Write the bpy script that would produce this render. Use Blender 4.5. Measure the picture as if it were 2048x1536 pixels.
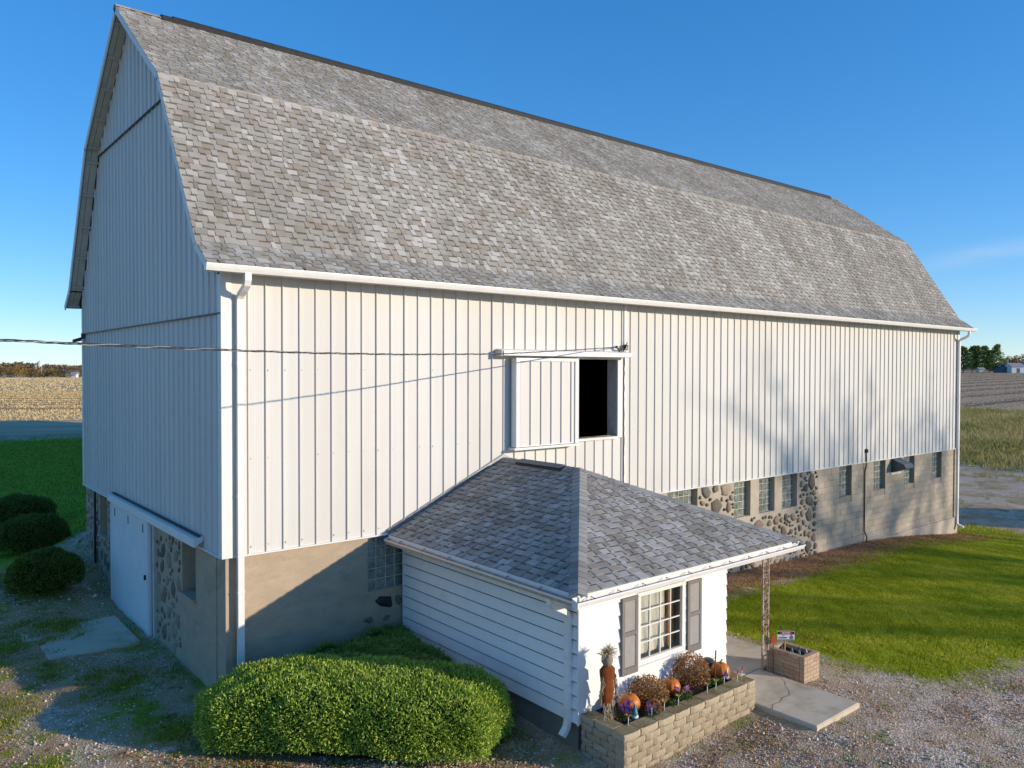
import bpy, math, random
import numpy as np
from mathutils import Vector, Matrix
rng = np.random.default_rng(7)
random.seed(7)
scene = bpy.context.scene
for o in list(bpy.data.objects):
    bpy.data.objects.remove(o)
COL = scene.collection

# ------------------------------------------------------------------ camera
CAM = Vector((-4.5174, -13.0021, 3.1345))
c_r = Vector((0.77302, -0.63438, 0.002544)); c_u = Vector((0.010199, 0.016437, 0.999813)); c_f = Vector((0.634300, 0.772849, -0.019176))
cd = bpy.data.cameras.new('camera'); cam = bpy.data.objects.new('camera', cd); COL.objects.link(cam)
cd.sensor_width = 36.0; cd.lens = 36.0*1573.14/2048.0; cd.clip_start = 0.1; cd.clip_end = 12000
cam.matrix_world = Matrix(((c_r.x, c_u.x, -c_f.x, CAM.x), (c_r.y, c_u.y, -c_f.y, CAM.y), (c_r.z, c_u.z, -c_f.z, CAM.z), (0, 0, 0, 1)))
scene.camera = cam
scene.render.resolution_x = 1024; scene.render.resolution_y = 768

# ------------------------------------------------------------------ sky and sun
SUN = Vector((1.0, -1.42, 0.416)).normalized()
w = bpy.data.worlds.new('World'); scene.world = w; w.use_nodes = True
nt = w.node_tree; nt.nodes.clear()
sky = nt.nodes.new('ShaderNodeTexSky'); sky.sky_type = 'NISHITA'; sky.sun_disc = False
sky.sun_elevation = math.asin(SUN.z); sky.sun_rotation = math.atan2(SUN.x, SUN.y)
sky.altitude = 300; sky.air_density = 0.85; sky.dust_density = 0.1; sky.ozone_density = 5.0
hs = nt.nodes.new('ShaderNodeHueSaturation'); hs.inputs['Hue'].default_value = 0.508; hs.inputs['Saturation'].default_value = 1.37; hs.inputs['Value'].default_value = 1.36
gmn = nt.nodes.new('ShaderNodeGamma'); gmn.inputs[1].default_value = 0.64
bg = nt.nodes.new('ShaderNodeBackground'); bg.inputs['Strength'].default_value = 0.15
wo = nt.nodes.new('ShaderNodeOutputWorld')
nt.links.new(sky.outputs[0], gmn.inputs[0]); nt.links.new(gmn.outputs[0], hs.inputs['Color']); 
# one faint cirrus streak low in the sky beyond the far barn corner
tcw = nt.nodes.new('ShaderNodeTexCoord')
def wdot(v, k):
    n = nt.nodes.new('ShaderNodeVectorMath'); n.operation = 'DOT_PRODUCT'; nt.links.new(tcw.outputs['Generated'], n.inputs[0]); n.inputs[1].default_value = v
    m = nt.nodes.new('ShaderNodeMath'); m.operation = 'MULTIPLY'; nt.links.new(n.outputs['Value'], m.inputs[0]); m.inputs[1].default_value = k; return m.outputs[0]
d0 = (c_f+c_r*((1985-1024)/1573.14)+c_u*((768-505)/1573.14)).normalized(); sx_ = (c_r*.96+c_u*.16-c_f*.2); sx_ = (sx_-d0*sx_.dot(d0)).normalized(); sy_ = d0.cross(sx_).normalized()
def wm(op, a, b=None):
    m = nt.nodes.new('ShaderNodeMath'); m.operation = op
    for i, q in enumerate((a, b)):
        if q is None: continue
        if isinstance(q, (int, float)): m.inputs[i].default_value = q
        else: nt.links.new(q, m.inputs[i])
    return m.outputs[0]
wn = nt.nodes.new('ShaderNodeTexNoise'); wn.inputs['Scale'].default_value = 14; wn.inputs['Detail'].default_value = 6
wmp = nt.nodes.new('ShaderNodeMapping'); wmp.inputs['Scale'].default_value = (1, 1, 5); nt.links.new(tcw.outputs['Generated'], wmp.inputs[0]); nt.links.new(wmp.outputs[0], wn.inputs['Vector'])
ee = wm('ADD', wm('POWER', wm('ABSOLUTE', wdot(sx_, 1/0.065)), 2.0), wm('POWER', wm('ABSOLUTE', wdot(sy_, 1/0.0085)), 2.0))
msk = wm('MULTIPLY', wm('POWER', 2.718, wm('MULTIPLY', ee, -1.0)), wm('MULTIPLY', wn.outputs['Fac'], 0.38)); msk = wm('MULTIPLY', msk, wm('GREATER_THAN', wdot(d0, 1.0), 0.5))
cmx = nt.nodes.new('ShaderNodeMix'); cmx.data_type = 'RGBA'; nt.links.new(msk, cmx.inputs[0]); nt.links.new(hs.outputs[0], cmx.inputs[6]); cmx.inputs[7].default_value = (3.2, 3.35, 3.5, 1)
nt.links.new(cmx.outputs[2], bg.inputs[0]); nt.links.new(bg.outputs[0], wo.inputs[0])
sd = bpy.data.lights.new('sun', 'SUN'); sd.energy = 2.7; sd.angle = math.radians(0.53); sd.color = (1.0, 0.865, 0.68)
so = bpy.data.objects.new('sun', sd); COL.objects.link(so)
so.rotation_euler = SUN.to_track_quat('Z', 'Y').to_euler(); so.location = (40, -50, 30)
scene.view_settings.view_transform = 'Standard'; scene.view_settings.look = 'None'
scene.view_settings.exposure = 0.80; scene.view_settings.gamma = 1.0; scene.view_settings.use_curve_mapping = False

# ------------------------------------------------------------------ helpers
def empty(name, loc=(0, 0, 0)):
    o = bpy.data.objects.new(name, None); o.location = loc; o.empty_display_size = 0.2; COL.objects.link(o); return o
def tag(o, label=None, cat=None, group=None, kind=None):
    if label: o['label'] = label
    if cat: o['category'] = cat
    if group: o['group'] = group
    if kind: o['kind'] = kind
    return o
def link(name, me, parent=None, mw=None):
    o = bpy.data.objects.new(name, me); COL.objects.link(o)
    if mw is not None: o.matrix_world = mw
    if parent is not None:
        o.parent = parent
        pm = PM.get(parent.name)
        if pm is not None: o.matrix_parent_inverse = pm
    return o
PM = {}
def thing(name, label, cat, loc=(0, 0, 0), group=None):
    o = empty(name, loc); tag(o, label, cat, group)
    PM[o.name] = Matrix.Translation(Vector(loc)).inverted(); return o

class MB:
    def __init__(s): s.v = []; s.f = []; s.t = []; s.sm = []
    def add(s, vs, fs, tone=0.5, smooth=False):
        n = len(s.v); s.v.extend([tuple(p) for p in vs])
        for f in fs: s.f.append(tuple(i+n for i in f)); s.t.append(tone); s.sm.append(smooth)
        return s
    def box(s, x0, x1, y0, y1, z0, z1, tone=0.5):
        return s.add([(x0,y0,z0),(x1,y0,z0),(x1,y1,z0),(x0,y1,z0),(x0,y0,z1),(x1,y0,z1),(x1,y1,z1),(x0,y1,z1)],
                     [(0,3,2,1),(4,5,6,7),(0,1,5,4),(1,2,6,5),(2,3,7,6),(3,0,4,7)], tone)
    def prism(s, poly, vec, tone=0.5):
        n = len(poly); vec = Vector(vec); a = [Vector(p) for p in poly]; b = [p+vec for p in a]
        fs = [tuple(range(n))[::-1], tuple(range(n, 2*n))]+[(i, (i+1) % n, (i+1) % n+n, i+n) for i in range(n)]
        return s.add(a+b, fs, tone)
    def sweep(s, path, w, d, side, tone=0.5):
        side = Vector(side).normalized(); P = [Vector(p) for p in path]; vs = []
        for i, p in enumerate(P):
            t = (P[min(i+1, len(P)-1)]-P[max(i-1, 0)]).normalized(); nn = t.cross(side).normalized()
            for a, b in ((-1,-1),(1,-1),(1,1),(-1,1)): vs.append(p+side*(a*w/2)+nn*(b*d/2))
        fs = [(0,1,2,3)[::-1], tuple(4*(len(P)-1)+k for k in range(4))]
        for i in range(len(P)-1):
            for k in range(4): fs.append((4*i+k, 4*i+(k+1) % 4, 4*i+4+(k+1) % 4, 4*i+4+k))
        return s.add(vs, fs, tone)
    def tube(s, path, r, n=6, tone=0.5, r2=None, smooth=True):
        P = [Vector(p) for p in path]; vs = []; m = len(P)
        for i, p in enumerate(P):
            t = (P[min(i+1, m-1)]-P[max(i-1, 0)]).normalized()
            a = t.cross(Vector((0,0,1)) if abs(t.z) < .9 else Vector((1,0,0))).normalized(); b = t.cross(a)
            rr = r if r2 is None else r+(r2-r)*i/(m-1)
            for k in range(n):
                an = 2*math.pi*k/n; vs.append(p+a*(math.cos(an)*rr)+b*(math.sin(an)*rr))
        fs = [tuple(range(n))[::-1], tuple((m-1)*n+k for k in range(n))]
        for i in range(m-1):
            for k in range(n): fs.append((i*n+k, i*n+(k+1) % n, (i+1)*n+(k+1) % n, (i+1)*n+k))
        return s.add(vs, fs, tone, smooth)
    def lathe(s, prof, c, n=16, tone=0.5, lobes=0, depth=0.0, sx=1, sy=1):
        c = Vector(c); vs = []; m = len(prof)
        for r, z in prof:
            for k in range(n):
                an = 2*math.pi*k/n; q = r*(1-depth*(0.5+0.5*math.cos(an*lobes))) if lobes else r
                vs.append(c+Vector((q*math.cos(an)*sx, q*math.sin(an)*sy, z)))
        fs = [tuple(range(n))[::-1], tuple((m-1)*n+k for k in range(n))]
        for i in range(m-1):
            for k in range(n): fs.append((i*n+k, i*n+(k+1) % n, (i+1)*n+(k+1) % n, (i+1)*n+k))
        return s.add(vs, fs, tone, True)
    def mesh(s, name, mat):
        me = bpy.data.meshes.new(name); me.from_pydata([tuple(v) for v in s.v], [], s.f)
        a = me.attributes.new('tone', 'FLOAT', 'FACE'); a.data.foreach_set('value', np.array(s.t, dtype=np.float32))
        if any(s.sm): me.polygons.foreach_set('use_smooth', s.sm)
        if mat: me.materials.append(mat)
        me.update(); return me
    def build(s, name, mat, parent=None): return link(name, s.mesh(name, mat), parent)

def np_mesh(name, V, nper, mat, tone):
    """V: (N,nper,3) separate polygons"""
    N = V.shape[0]; me = bpy.data.meshes.new(name)
    me.vertices.add(N*nper); me.vertices.foreach_set('co', V.reshape(-1).astype(np.float32))
    me.loops.add(N*nper); me.loops.foreach_set('vertex_index', np.arange(N*nper, dtype=np.int32))
    me.polygons.add(N); me.polygons.foreach_set('loop_start', np.arange(0, N*nper, nper, dtype=np.int32))
    a = me.attributes.new('tone', 'FLOAT', 'FACE'); a.data.foreach_set('value', tone.astype(np.float32))
    me.materials.append(mat); me.update(calc_edges=True); return me
def unit(a): return a/np.maximum(np.linalg.norm(a, axis=-1, keepdims=True), 1e-9)
def rhombs(P, D, L, W, rs):
    """leaf rhombs from base P along D"""
    n = len(P); R = unit(rs.normal(size=(n,3))); S = unit(np.cross(D, R))
    L = np.asarray(L).reshape(-1,1); W = np.asarray(W).reshape(-1,1)
    return np.stack([P, P+D*L*.45+S*W, P+D*L, P+D*L*.45-S*W], axis=1)

# ------------------------------------------------------------------ materials
def lerp_nodes(nt, a, b, fac):
    m = nt.nodes.new('ShaderNodeMix'); m.data_type = 'RGBA'
    for sock, v in ((m.inputs[0], fac), (m.inputs[6], a), (m.inputs[7], b)):
        if hasattr(v, 'links') or isinstance(v, bpy.types.NodeSocket): nt.links.new(v, sock)
        elif isinstance(v, (int, float)): sock.default_value = v
        else: sock.default_value = (*v, 1)
    return m.outputs[2]
def noise(nt, vec, scale, detail=4, rough=0.55, mapping=None):
    n = nt.nodes.new('ShaderNodeTexNoise'); n.inputs['Scale'].default_value = scale; n.inputs['Detail'].default_value = detail; n.inputs['Roughness'].default_value = rough
    if mapping:
        mp = nt.nodes.new('ShaderNodeMapping'); mp.inputs['Scale'].default_value = mapping; nt.links.new(vec, mp.inputs[0]); vec = mp.outputs[0]
    nt.links.new(vec, n.inputs['Vector']); return n.outputs['Fac']
def ramp(nt, fac, stops, interp='LINEAR'):
    r = nt.nodes.new('ShaderNodeValToRGB'); r.color_ramp.interpolation = interp
    e = r.color_ramp.elements
    while len(e) < len(stops): e.new(0.5)
    for el, (p, c) in zip(e, stops): el.position = p; el.color = (*c, 1) if len(c) == 3 else c
    nt.links.new(fac, r.inputs[0]); return r.outputs[0]
def thr(nt, fac, lo, hi):
    m = nt.nodes.new('ShaderNodeMapRange'); m.inputs[1].default_value = lo; m.inputs[2].default_value = hi; nt.links.new(fac, m.inputs[0]); return m.outputs[0]
def mul(nt, a, b, op='MULTIPLY'):
    m = nt.nodes.new('ShaderNodeMath'); m.operation = op
    for i, v in enumerate((a, b)):
        if isinstance(v, (int, float)): m.inputs[i].default_value = v
        else: nt.links.new(v, m.inputs[i])
    return m.outputs[0]
def base(name, rough=0.7, spec=0.3, metal=0.0):
    m = bpy.data.materials.new(name); m.use_nodes = True; nt = m.node_tree; b = nt.nodes['Principled BSDF']
    b.inputs['Roughness'].default_value = rough; b.inputs['Specular IOR Level'].default_value = spec; b.inputs['Metallic'].default_value = metal
    tc = nt.nodes.new('ShaderNodeNewGeometry'); return m, nt, b, tc.outputs['Position']
def attr(nt, name='tone'):
    a = nt.nodes.new('ShaderNodeAttribute'); a.attribute_name = name; return a.outputs['Fac']
def bump(nt, b, h, strength=0.3, dist=0.02):
    n = nt.nodes.new('ShaderNodeBump'); n.inputs['Strength'].default_value = strength; n.inputs['Distance'].default_value = dist
    nt.links.new(h, n.inputs['Height']); nt.links.new(n.outputs[0], b.inputs['Normal'])
def simple(name, c1, c2=None, rough=0.7, spec=0.3, scale=6, bscale=None, bstr=0.2, bdist=0.01, mapping=None, stain=None, stain_rng=(0.6, 0.8), stain_scale=1.5, metal=0.0, tonemix=None, stain_map=None):
    m, nt, b, P = base(name, rough, spec, metal)
    c2 = c2 or tuple(x*0.85 for x in c1)
    col = lerp_nodes(nt, c1, c2, thr(nt, noise(nt, P, scale, 5, 0.6, mapping), 0.3, 0.7))
    if tonemix: col = lerp_nodes(nt, col, tonemix, attr(nt))
    if stain: col = lerp_nodes(nt, col, stain, thr(nt, noise(nt, P, stain_scale, 6, 0.65, stain_map), *stain_rng))
    nt.links.new(col, b.inputs['Base Color'])
    if bscale: bump(nt, b, noise(nt, P, bscale, 4), bstr, bdist)
    return m
def toned(name, stops, rough=0.8, spec=0.2, bscale=None, bstr=0.3, bdist=0.01, interp='LINEAR', grain=None, transl=0.0, streak=None):
    m, nt, b, P = base(name, rough, spec)
    col = ramp(nt, attr(nt), stops, interp)
    if grain:
        g = noise(nt, P, grain[0], 3, 0.7); mm = nt.nodes.new('ShaderNodeMix'); mm.data_type = 'RGBA'; mm.blend_type = 'MULTIPLY'; mm.inputs[0].default_value = 1
        nt.links.new(col, mm.inputs[6]); nt.links.new(ramp(nt, g, [(0.3, (grain[1],)*3), (0.7, (1,1,1))]), mm.inputs[7]); col = mm.outputs[2]
    if streak:
        g = noise(nt, P, streak, 5, 0.6, (2.2, 0.7, 0.5)); mm = nt.nodes.new('ShaderNodeMix'); mm.data_type = 'RGBA'; mm.blend_type = 'MULTIPLY'; mm.inputs[0].default_value = 1
        nt.links.new(col, mm.inputs[6]); nt.links.new(ramp(nt, g, [(0.35, (0.80, 0.79, 0.77)), (0.62, (1.04, 1.04, 1.04))]), mm.inputs[7]); col = mm.outputs[2]
    nt.links.new(col, b.inputs['Base Color'])
    if transl:
        t = nt.nodes.new('ShaderNodeBsdfTranslucent'); nt.links.new(col, t.inputs[0]); mx = nt.nodes.new('ShaderNodeMixShader'); mx.inputs[0].default_value = transl
        nt.links.new(b.outputs[0], mx.inputs[1]); nt.links.new(t.outputs[0], mx.inputs[2]); nt.links.new(mx.outputs[0], nt.nodes['Material Output'].inputs[0])
    if bscale: bump(nt, b, noise(nt, P, bscale, 4), bstr, bdist)
    return m

M = {}
def siding_mat(name, axis):
    m, nt, b, P = base(name, 0.55, 0.25)
    mp = (7.0, 7.0, 0.25)
    col = lerp_nodes(nt, (0.69, 0.668, 0.632), (0.635, 0.612, 0.578), thr(nt, noise(nt, P, 1.0, 5, 0.6, mp), 0.35, 0.75))
    col = lerp_nodes(nt, col, (0.61, 0.585, 0.54), mul(nt, attr(nt), 0.6))
    grime = thr(nt, noise(nt, P, 0.6, 6, 0.65, (1, 1, 0.5)), 0.58, 0.85)
    col = lerp_nodes(nt, col, (0.58, 0.55, 0.50), mul(nt, grime, 0.6))
    nt.links.new(col, b.inputs['Base Color'])
    sp = nt.nodes.new('ShaderNodeSeparateXYZ'); nt.links.new(P, sp.inputs[0])
    sw = mul(nt, sp.outputs[axis], 2*math.pi/0.0435); sn = nt.nodes.new('ShaderNodeMath'); sn.operation = 'SINE'; nt.links.new(sw, sn.inputs[0])
    pw = thr(nt, sn.outputs[0], 0.6, 1.0)
    hh = mul(nt, pw, mul(nt, noise(nt, P, 2.0, 3), 0.6), 'ADD')
    bump(nt, b, hh, 0.22, 0.005)
    return m
M['siding'] = siding_mat('white_steel_siding_long', 0)
M['siding_g'] = siding_mat('white_steel_siding_gable', 1)
M['trim'] = simple('white_painted_trim', (0.80, 0.78, 0.75), (0.73, 0.71, 0.67), 0.5, 0.3, 4, stain=(0.42, 0.38, 0.33), stain_rng=(0.66, 0.9), stain_scale=2.2)
M['door_white'] = simple('white_door_paint', (0.80, 0.79, 0.78), (0.74, 0.73, 0.72), 0.5, 0.3, 3, stain=(0.5, 0.47, 0.42), stain_rng=(0.66, 0.9), stain_scale=3)
M['gutter'] = simple('white_gutter_metal', (0.82, 0.80, 0.77), (0.75, 0.73, 0.69), 0.35, 0.4, 5, stain=(0.5, 0.44, 0.36), stain_rng=(0.68, 0.9), stain_scale=6)
M['gutter_in'] = simple('gutter_leaf_stain', (0.62, 0.43, 0.27), (0.40, 0.27, 0.17), 0.8, 0.1, 9)
M['wood_soffit'] = simple('weathered_soffit_boards', (0.62, 0.59, 0.53), (0.48, 0.45, 0.40), 0.9, 0.1, 5, stain=(0.04, 0.035, 0.03), stain_rng=(0.70, 0.78), stain_scale=7, bscale=20)
M['dark_in'] = simple('dark_barn_interior', (0.03, 0.026, 0.022), (0.02, 0.017, 0.014), 0.95, 0.05, 2)
M['deck'] = simple('roof_underlay', (0.10, 0.095, 0.09), (0.07, 0.066, 0.06), 0.95, 0.05, 6)
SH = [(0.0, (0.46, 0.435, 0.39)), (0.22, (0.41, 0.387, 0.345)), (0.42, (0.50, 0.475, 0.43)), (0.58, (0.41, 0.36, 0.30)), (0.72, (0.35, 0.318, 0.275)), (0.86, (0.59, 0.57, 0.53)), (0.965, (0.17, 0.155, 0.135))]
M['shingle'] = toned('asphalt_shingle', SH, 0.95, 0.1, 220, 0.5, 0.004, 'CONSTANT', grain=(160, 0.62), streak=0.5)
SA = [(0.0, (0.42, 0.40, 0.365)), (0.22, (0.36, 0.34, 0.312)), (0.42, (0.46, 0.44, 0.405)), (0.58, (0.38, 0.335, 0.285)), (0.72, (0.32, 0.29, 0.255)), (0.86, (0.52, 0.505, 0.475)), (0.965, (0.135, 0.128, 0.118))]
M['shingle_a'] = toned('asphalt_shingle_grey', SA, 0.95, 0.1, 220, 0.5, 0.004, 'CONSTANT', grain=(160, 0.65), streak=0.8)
M['black'] = simple('black_plastic_vent', (0.02, 0.02, 0.02), (0.035, 0.034, 0.033), 0.6, 0.2, 8)
M['concrete_tan'] = simple('stained_foundation_concrete', (0.50, 0.385, 0.27), (0.40, 0.315, 0.23), 0.92, 0.1, 2.2, 25, 0.5, 0.015, (1, 1, 2.2), stain=(0.27, 0.22, 0.17), stain_rng=(0.56, 0.80), stain_scale=1.6, stain_map=(1, 1, 2.5))
M['mortar'] = simple('pale_mortar', (0.50, 0.43, 0.34), (0.42, 0.36, 0.285), 0.92, 0.1, 5, 40, 0.5, 0.01, stain=(0.28, 0.245, 0.205), stain_rng=(0.6, 0.85))
M['block'] = simple('painted_concrete_block', (0.50, 0.43, 0.335), (0.43, 0.365, 0.285), 0.9, 0.1, 3, 60, 0.4, 0.006, tonemix=(0.40, 0.335, 0.26), stain=(0.30, 0.255, 0.20), stain_rng=(0.6, 0.9), stain_scale=1.1)
M['joint'] = simple('block_joint', (0.36, 0.31, 0.245), None, 0.95, 0.05, 5)
M['stone'] = toned('field_stone', [(0, (0.27, 0.21, 0.145)), (0.2, (0.17, 0.145, 0.12)), (0.4, (0.42, 0.31, 0.20)), (0.6, (0.32, 0.275, 0.215)), (0.75, (0.50, 0.40, 0.29)), (0.88, (0.40, 0.265, 0.19)), (1, (0.22, 0.20, 0.18))], 0.8, 0.25, 30, 0.6, 0.02, grain=(25, 0.55))
M['stone_black'] = simple('black_boulder', (0.012, 0.012, 0.013), (0.03, 0.03, 0.032), 0.45, 0.5, 14, 25, 0.8, 0.03)
def glassblock():
    m, nt, b, P = base('glass_block', 0.08, 0.8)
    n = noise(nt, P, 9, 3); col = ramp(nt, n, [(0.3, (0.09, 0.11, 0.09)), (0.55, (0.22, 0.24, 0.20)), (0.75, (0.42, 0.42, 0.35))]); nt.links.new(col, b.inputs['Base Color'])
    b.inputs['Coat Weight'].default_value = 0.6; bump(nt, b, noise(nt, P, 14, 2), 0.25, 0.02); return m
M['glassblock'] = glassblock()
M['gb_frame'] = simple('grey_block_mortar', (0.62, 0.61, 0.56), None, 0.8, 0.2, 8)
def glass():
    m = bpy.data.materials.new('window_glass'); m.use_nodes = True; nt = m.node_tree; nt.nodes.clear()
    o = nt.nodes.new('ShaderNodeOutputMaterial'); mx = nt.nodes.new('ShaderNodeMixShader'); t = nt.nodes.new('ShaderNodeBsdfTransparent'); g = nt.nodes.new('ShaderNodeBsdfGlossy'); f = nt.nodes.new('ShaderNodeLayerWeight')
    t.inputs[0].default_value = (0.95, 0.96, 0.95, 1); g.inputs['Roughness'].default_value = 0.02; f.inputs[0].default_value = 0.25
    pw_ = nt.nodes.new('ShaderNodeMath'); pw_.operation = 'POWER'; pw_.inputs[1].default_value = 3.0; nt.links.new(f.outputs['Facing'], pw_.inputs[0]); ma_ = nt.nodes.new('ShaderNodeMath'); ma_.operation = 'MULTIPLY_ADD'; ma_.inputs[1].default_value = 0.5; ma_.inputs[2].default_value = 0.04; nt.links.new(pw_.outputs[0], ma_.inputs[0]); nt.links.new(ma_.outputs[0], mx.inputs[0]); nt.links.new(t.outputs[0], mx.inputs[1]); nt.links.new(g.outputs[0], mx.inputs[2]); nt.links.new(mx.outputs[0], o.inputs[0]); return m
M['glass'] = glass()
M['curtain'] = simple('cream_curtain', (0.72, 0.68, 0.58), (0.66, 0.62, 0.53), 0.9, 0.1, 8)
M['jamb_wood'] = simple('varnished_wood', (0.36, 0.17, 0.06), (0.28, 0.12, 0.04), 0.5, 0.3, 6, mapping=(1, 1, 8))
M['lap'] = simple('white_lap_siding', (0.84, 0.83, 0.81), (0.79, 0.78, 0.76), 0.6, 0.25, 5, stain=(0.62, 0.60, 0.57), stain_rng=(0.62, 0.85), stain_scale=1.4, bscale=30, bstr=0.12, bdist=0.004)
M['shutter'] = simple('taupe_shutter', (0.21, 0.19, 0.175), (0.18, 0.165, 0.15), 0.6, 0.25, 6)
M['louver'] = simple('pale_shutter_slat', (0.36, 0.335, 0.31), (0.31, 0.285, 0.265), 0.6, 0.25, 6)
M['found_blk'] = simple('annex_foundation_concrete', (0.24, 0.22, 0.19), (0.17, 0.16, 0.14), 0.95, 0.05, 3, 30, 0.4, 0.01, stain=(0.10, 0.11, 0.08), stain_rng=(0.6, 0.85))
M['galv'] = simple('galvanized_metal', (0.35, 0.37, 0.38), (0.24, 0.26, 0.27), 0.4, 0.5, 6, metal=0.6)
M['hood'] = simple('dark_sheet_metal', (0.09, 0.115, 0.125), (0.06, 0.075, 0.085), 0.5, 0.4, 5, stain=(0.2, 0.12, 0.06), stain_rng=(0.68, 0.85))
M['wire'] = simple('black_wire_insulation', (0.03, 0.03, 0.032), (0.05, 0.05, 0.05), 0.6, 0.3, 10)
M['alu'] = simple('bare_aluminium_wire', (0.42, 0.42, 0.42), (0.3, 0.3, 0.3), 0.5, 0.4, 10, metal=0.5)
M['brick'] = toned('tan_retaining_block', [(0, (0.43, 0.34, 0.22)), (0.35, (0.49, 0.395, 0.27)), (0.65, (0.40, 0.315, 0.21)), (1, (0.46, 0.38, 0.255))], 0.92, 0.1, 45, 0.7, 0.012, grain=(30, 0.75))
def cap_mat():
    m, nt, b, P = base('mossy_cap_block', 0.92, 0.1)
    col = lerp_nodes(nt, (0.36, 0.285, 0.17), (0.235, 0.18, 0.075), thr(nt, noise(nt, P, 5, 5), 0.35, 0.65)); col = lerp_nodes(nt, col, (0.13, 0.11, 0.05), thr(nt, noise(nt, P, 9, 6), 0.55, 0.75))
    sp = nt.nodes.new('ShaderNodeSeparateXYZ'); g = nt.nodes.new('ShaderNodeNewGeometry'); nt.links.new(g.outputs['Normal'], sp.inputs[0])
    col = lerp_nodes(nt, (0.46, 0.37, 0.25), col, thr(nt, sp.outputs[2], 0.5, 0.9)); nt.links.new(col, b.inputs['Base Color']); bump(nt, b, noise(nt, P, 45, 4), 0.7, 0.012); return m
M['cap'] = cap_mat()
M['soil'] = simple('dark_soil', (0.05, 0.036, 0.026), (0.085, 0.06, 0.04), 1.0, 0.05, 12, 30, 1.0, 0.03)
M['slab'] = simple('worn_concrete_slab', (0.66, 0.56, 0.42), (0.54, 0.45, 0.33), 0.92, 0.1, 1.5, 50, 0.35, 0.006, stain=(0.30, 0.245, 0.14), stain_rng=(0.5, 0.78), stain_scale=1.3)
M['rust_iron'] = simple('rusty_white_iron', (0.55, 0.44, 0.37), (0.28, 0.16, 0.10), 0.85, 0.2, 14, 40, 0.5, 0.006, stain=(0.10, 0.05, 0.03), stain_rng=(0.52, 0.62), stain_scale=12)
M['pumpkin'] = simple('orange_pumpkin_skin', (0.62, 0.19, 0.025), (0.50, 0.13, 0.018), 0.45, 0.4, 6, stain=(0.40, 0.12, 0.03), stain_rng=(0.66, 0.8), stain_scale=8)
M['stem'] = simple('dry_stem', (0.34, 0.25, 0.12), (0.22, 0.17, 0.08), 0.9, 0.1, 12)
M['mum'] = toned('dried_mum', [(0, (0.22, 0.095, 0.035)), (0.4, (0.38, 0.18, 0.07)), (0.75, (0.54, 0.30, 0.13)), (1, (0.68, 0.46, 0.26))], 0.9, 0.1, transl=0.2)
M['greenleaf'] = toned('bed_leaves', [(0, (0.03, 0.06, 0.015)), (0.5, (0.07, 0.14, 0.025)), (1, (0.16, 0.23, 0.05))], 0.7, 0.3, transl=0.25)
M['purple'] = toned('purple_petals', [(0, (0.07, 0.015, 0.16)), (1, (0.19, 0.05, 0.32))], 0.7, 0.2, transl=0.25)
M['magenta'] = toned('magenta_petals', [(0, (0.32, 0.05, 0.26)), (1, (0.60, 0.22, 0.48))], 0.7, 0.2, transl=0.25)
M['pink'] = toned('pink_petals', [(0, (0.55, 0.08, 0.12)), (1, (0.80, 0.45, 0.45))], 0.6, 0.3, transl=0.25)
M['yellow'] = toned('yellow_petals', [(0, (0.55, 0.46, 0.08)), (1, (0.75, 0.68, 0.25))], 0.6, 0.3, transl=0.25)
M['raffia'] = toned('raffia', [(0, (0.30, 0.22, 0.12)), (0.5, (0.46, 0.37, 0.23)), (1, (0.60, 0.52, 0.36))], 0.9, 0.1)
M['burlap'] = simple('burlap', (0.33, 0.25, 0.18), (0.27, 0.20, 0.14), 0.95, 0.05, 40, 120, 0.5, 0.004)
M['rustcloth'] = simple('rust_velvet', (0.22, 0.062, 0.02), (0.14, 0.038, 0.013), 0.95, 0.1, 7, 20, 0.4, 0.02)
M['gn_white'] = simple('white_ceramic', (0.75, 0.76, 0.76), None, 0.4, 0.4, 9)
M['gn_teal'] = simple('teal_ceramic', (0.05, 0.26, 0.28), (0.03, 0.18, 0.2), 0.4, 0.4, 9)
M['gn_dark'] = simple('dark_grey_ceramic', (0.035, 0.037, 0.042), (0.06, 0.06, 0.065), 0.35, 0.5, 9)
M['rod'] = simple('rusty_rod', (0.22, 0.11, 0.055), (0.13, 0.065, 0.035), 0.8, 0.2, 20)
M['redbrick'] = toned('sand_red_brick', [(0, (0.50, 0.37, 0.25)), (0.5, (0.57, 0.43, 0.29)), (1, (0.48, 0.30, 0.20))], 0.92, 0.1, 50, 0.5, 0.008, grain=(35, 0.7))
M['sign_white'] = simple('sign_white', (0.78, 0.79, 0.80), (0.74, 0.75, 0.76), 0.4, 0.4, 5)
M['sign_black'] = simple('sign_black', (0.012, 0.012, 0.014), None, 0.4, 0.4, 5)
M['sign_red'] = simple('sign_red', (0.62, 0.04, 0.10), None, 0.4, 0.4, 5)
M['sign_blue'] = simple('sign_blue', (0.10, 0.14, 0.30), (0.2, 0.22, 0.36), 0.4, 0.4, 30)
M['redleaf'] = simple('dark_red_flag', (0.30, 0.035, 0.02), None, 0.7, 0.2, 10)
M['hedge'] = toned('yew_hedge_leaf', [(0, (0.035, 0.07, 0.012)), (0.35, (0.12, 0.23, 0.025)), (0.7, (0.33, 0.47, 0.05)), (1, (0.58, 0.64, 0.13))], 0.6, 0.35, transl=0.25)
M['juniper'] = toned('juniper_leaf', [(0, (0.03, 0.075, 0.018)), (0.45, (0.13, 0.26, 0.045)), (0.8, (0.24, 0.39, 0.08)), (1, (0.34, 0.24, 0.10))], 0.65, 0.3, transl=0.2)
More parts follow.
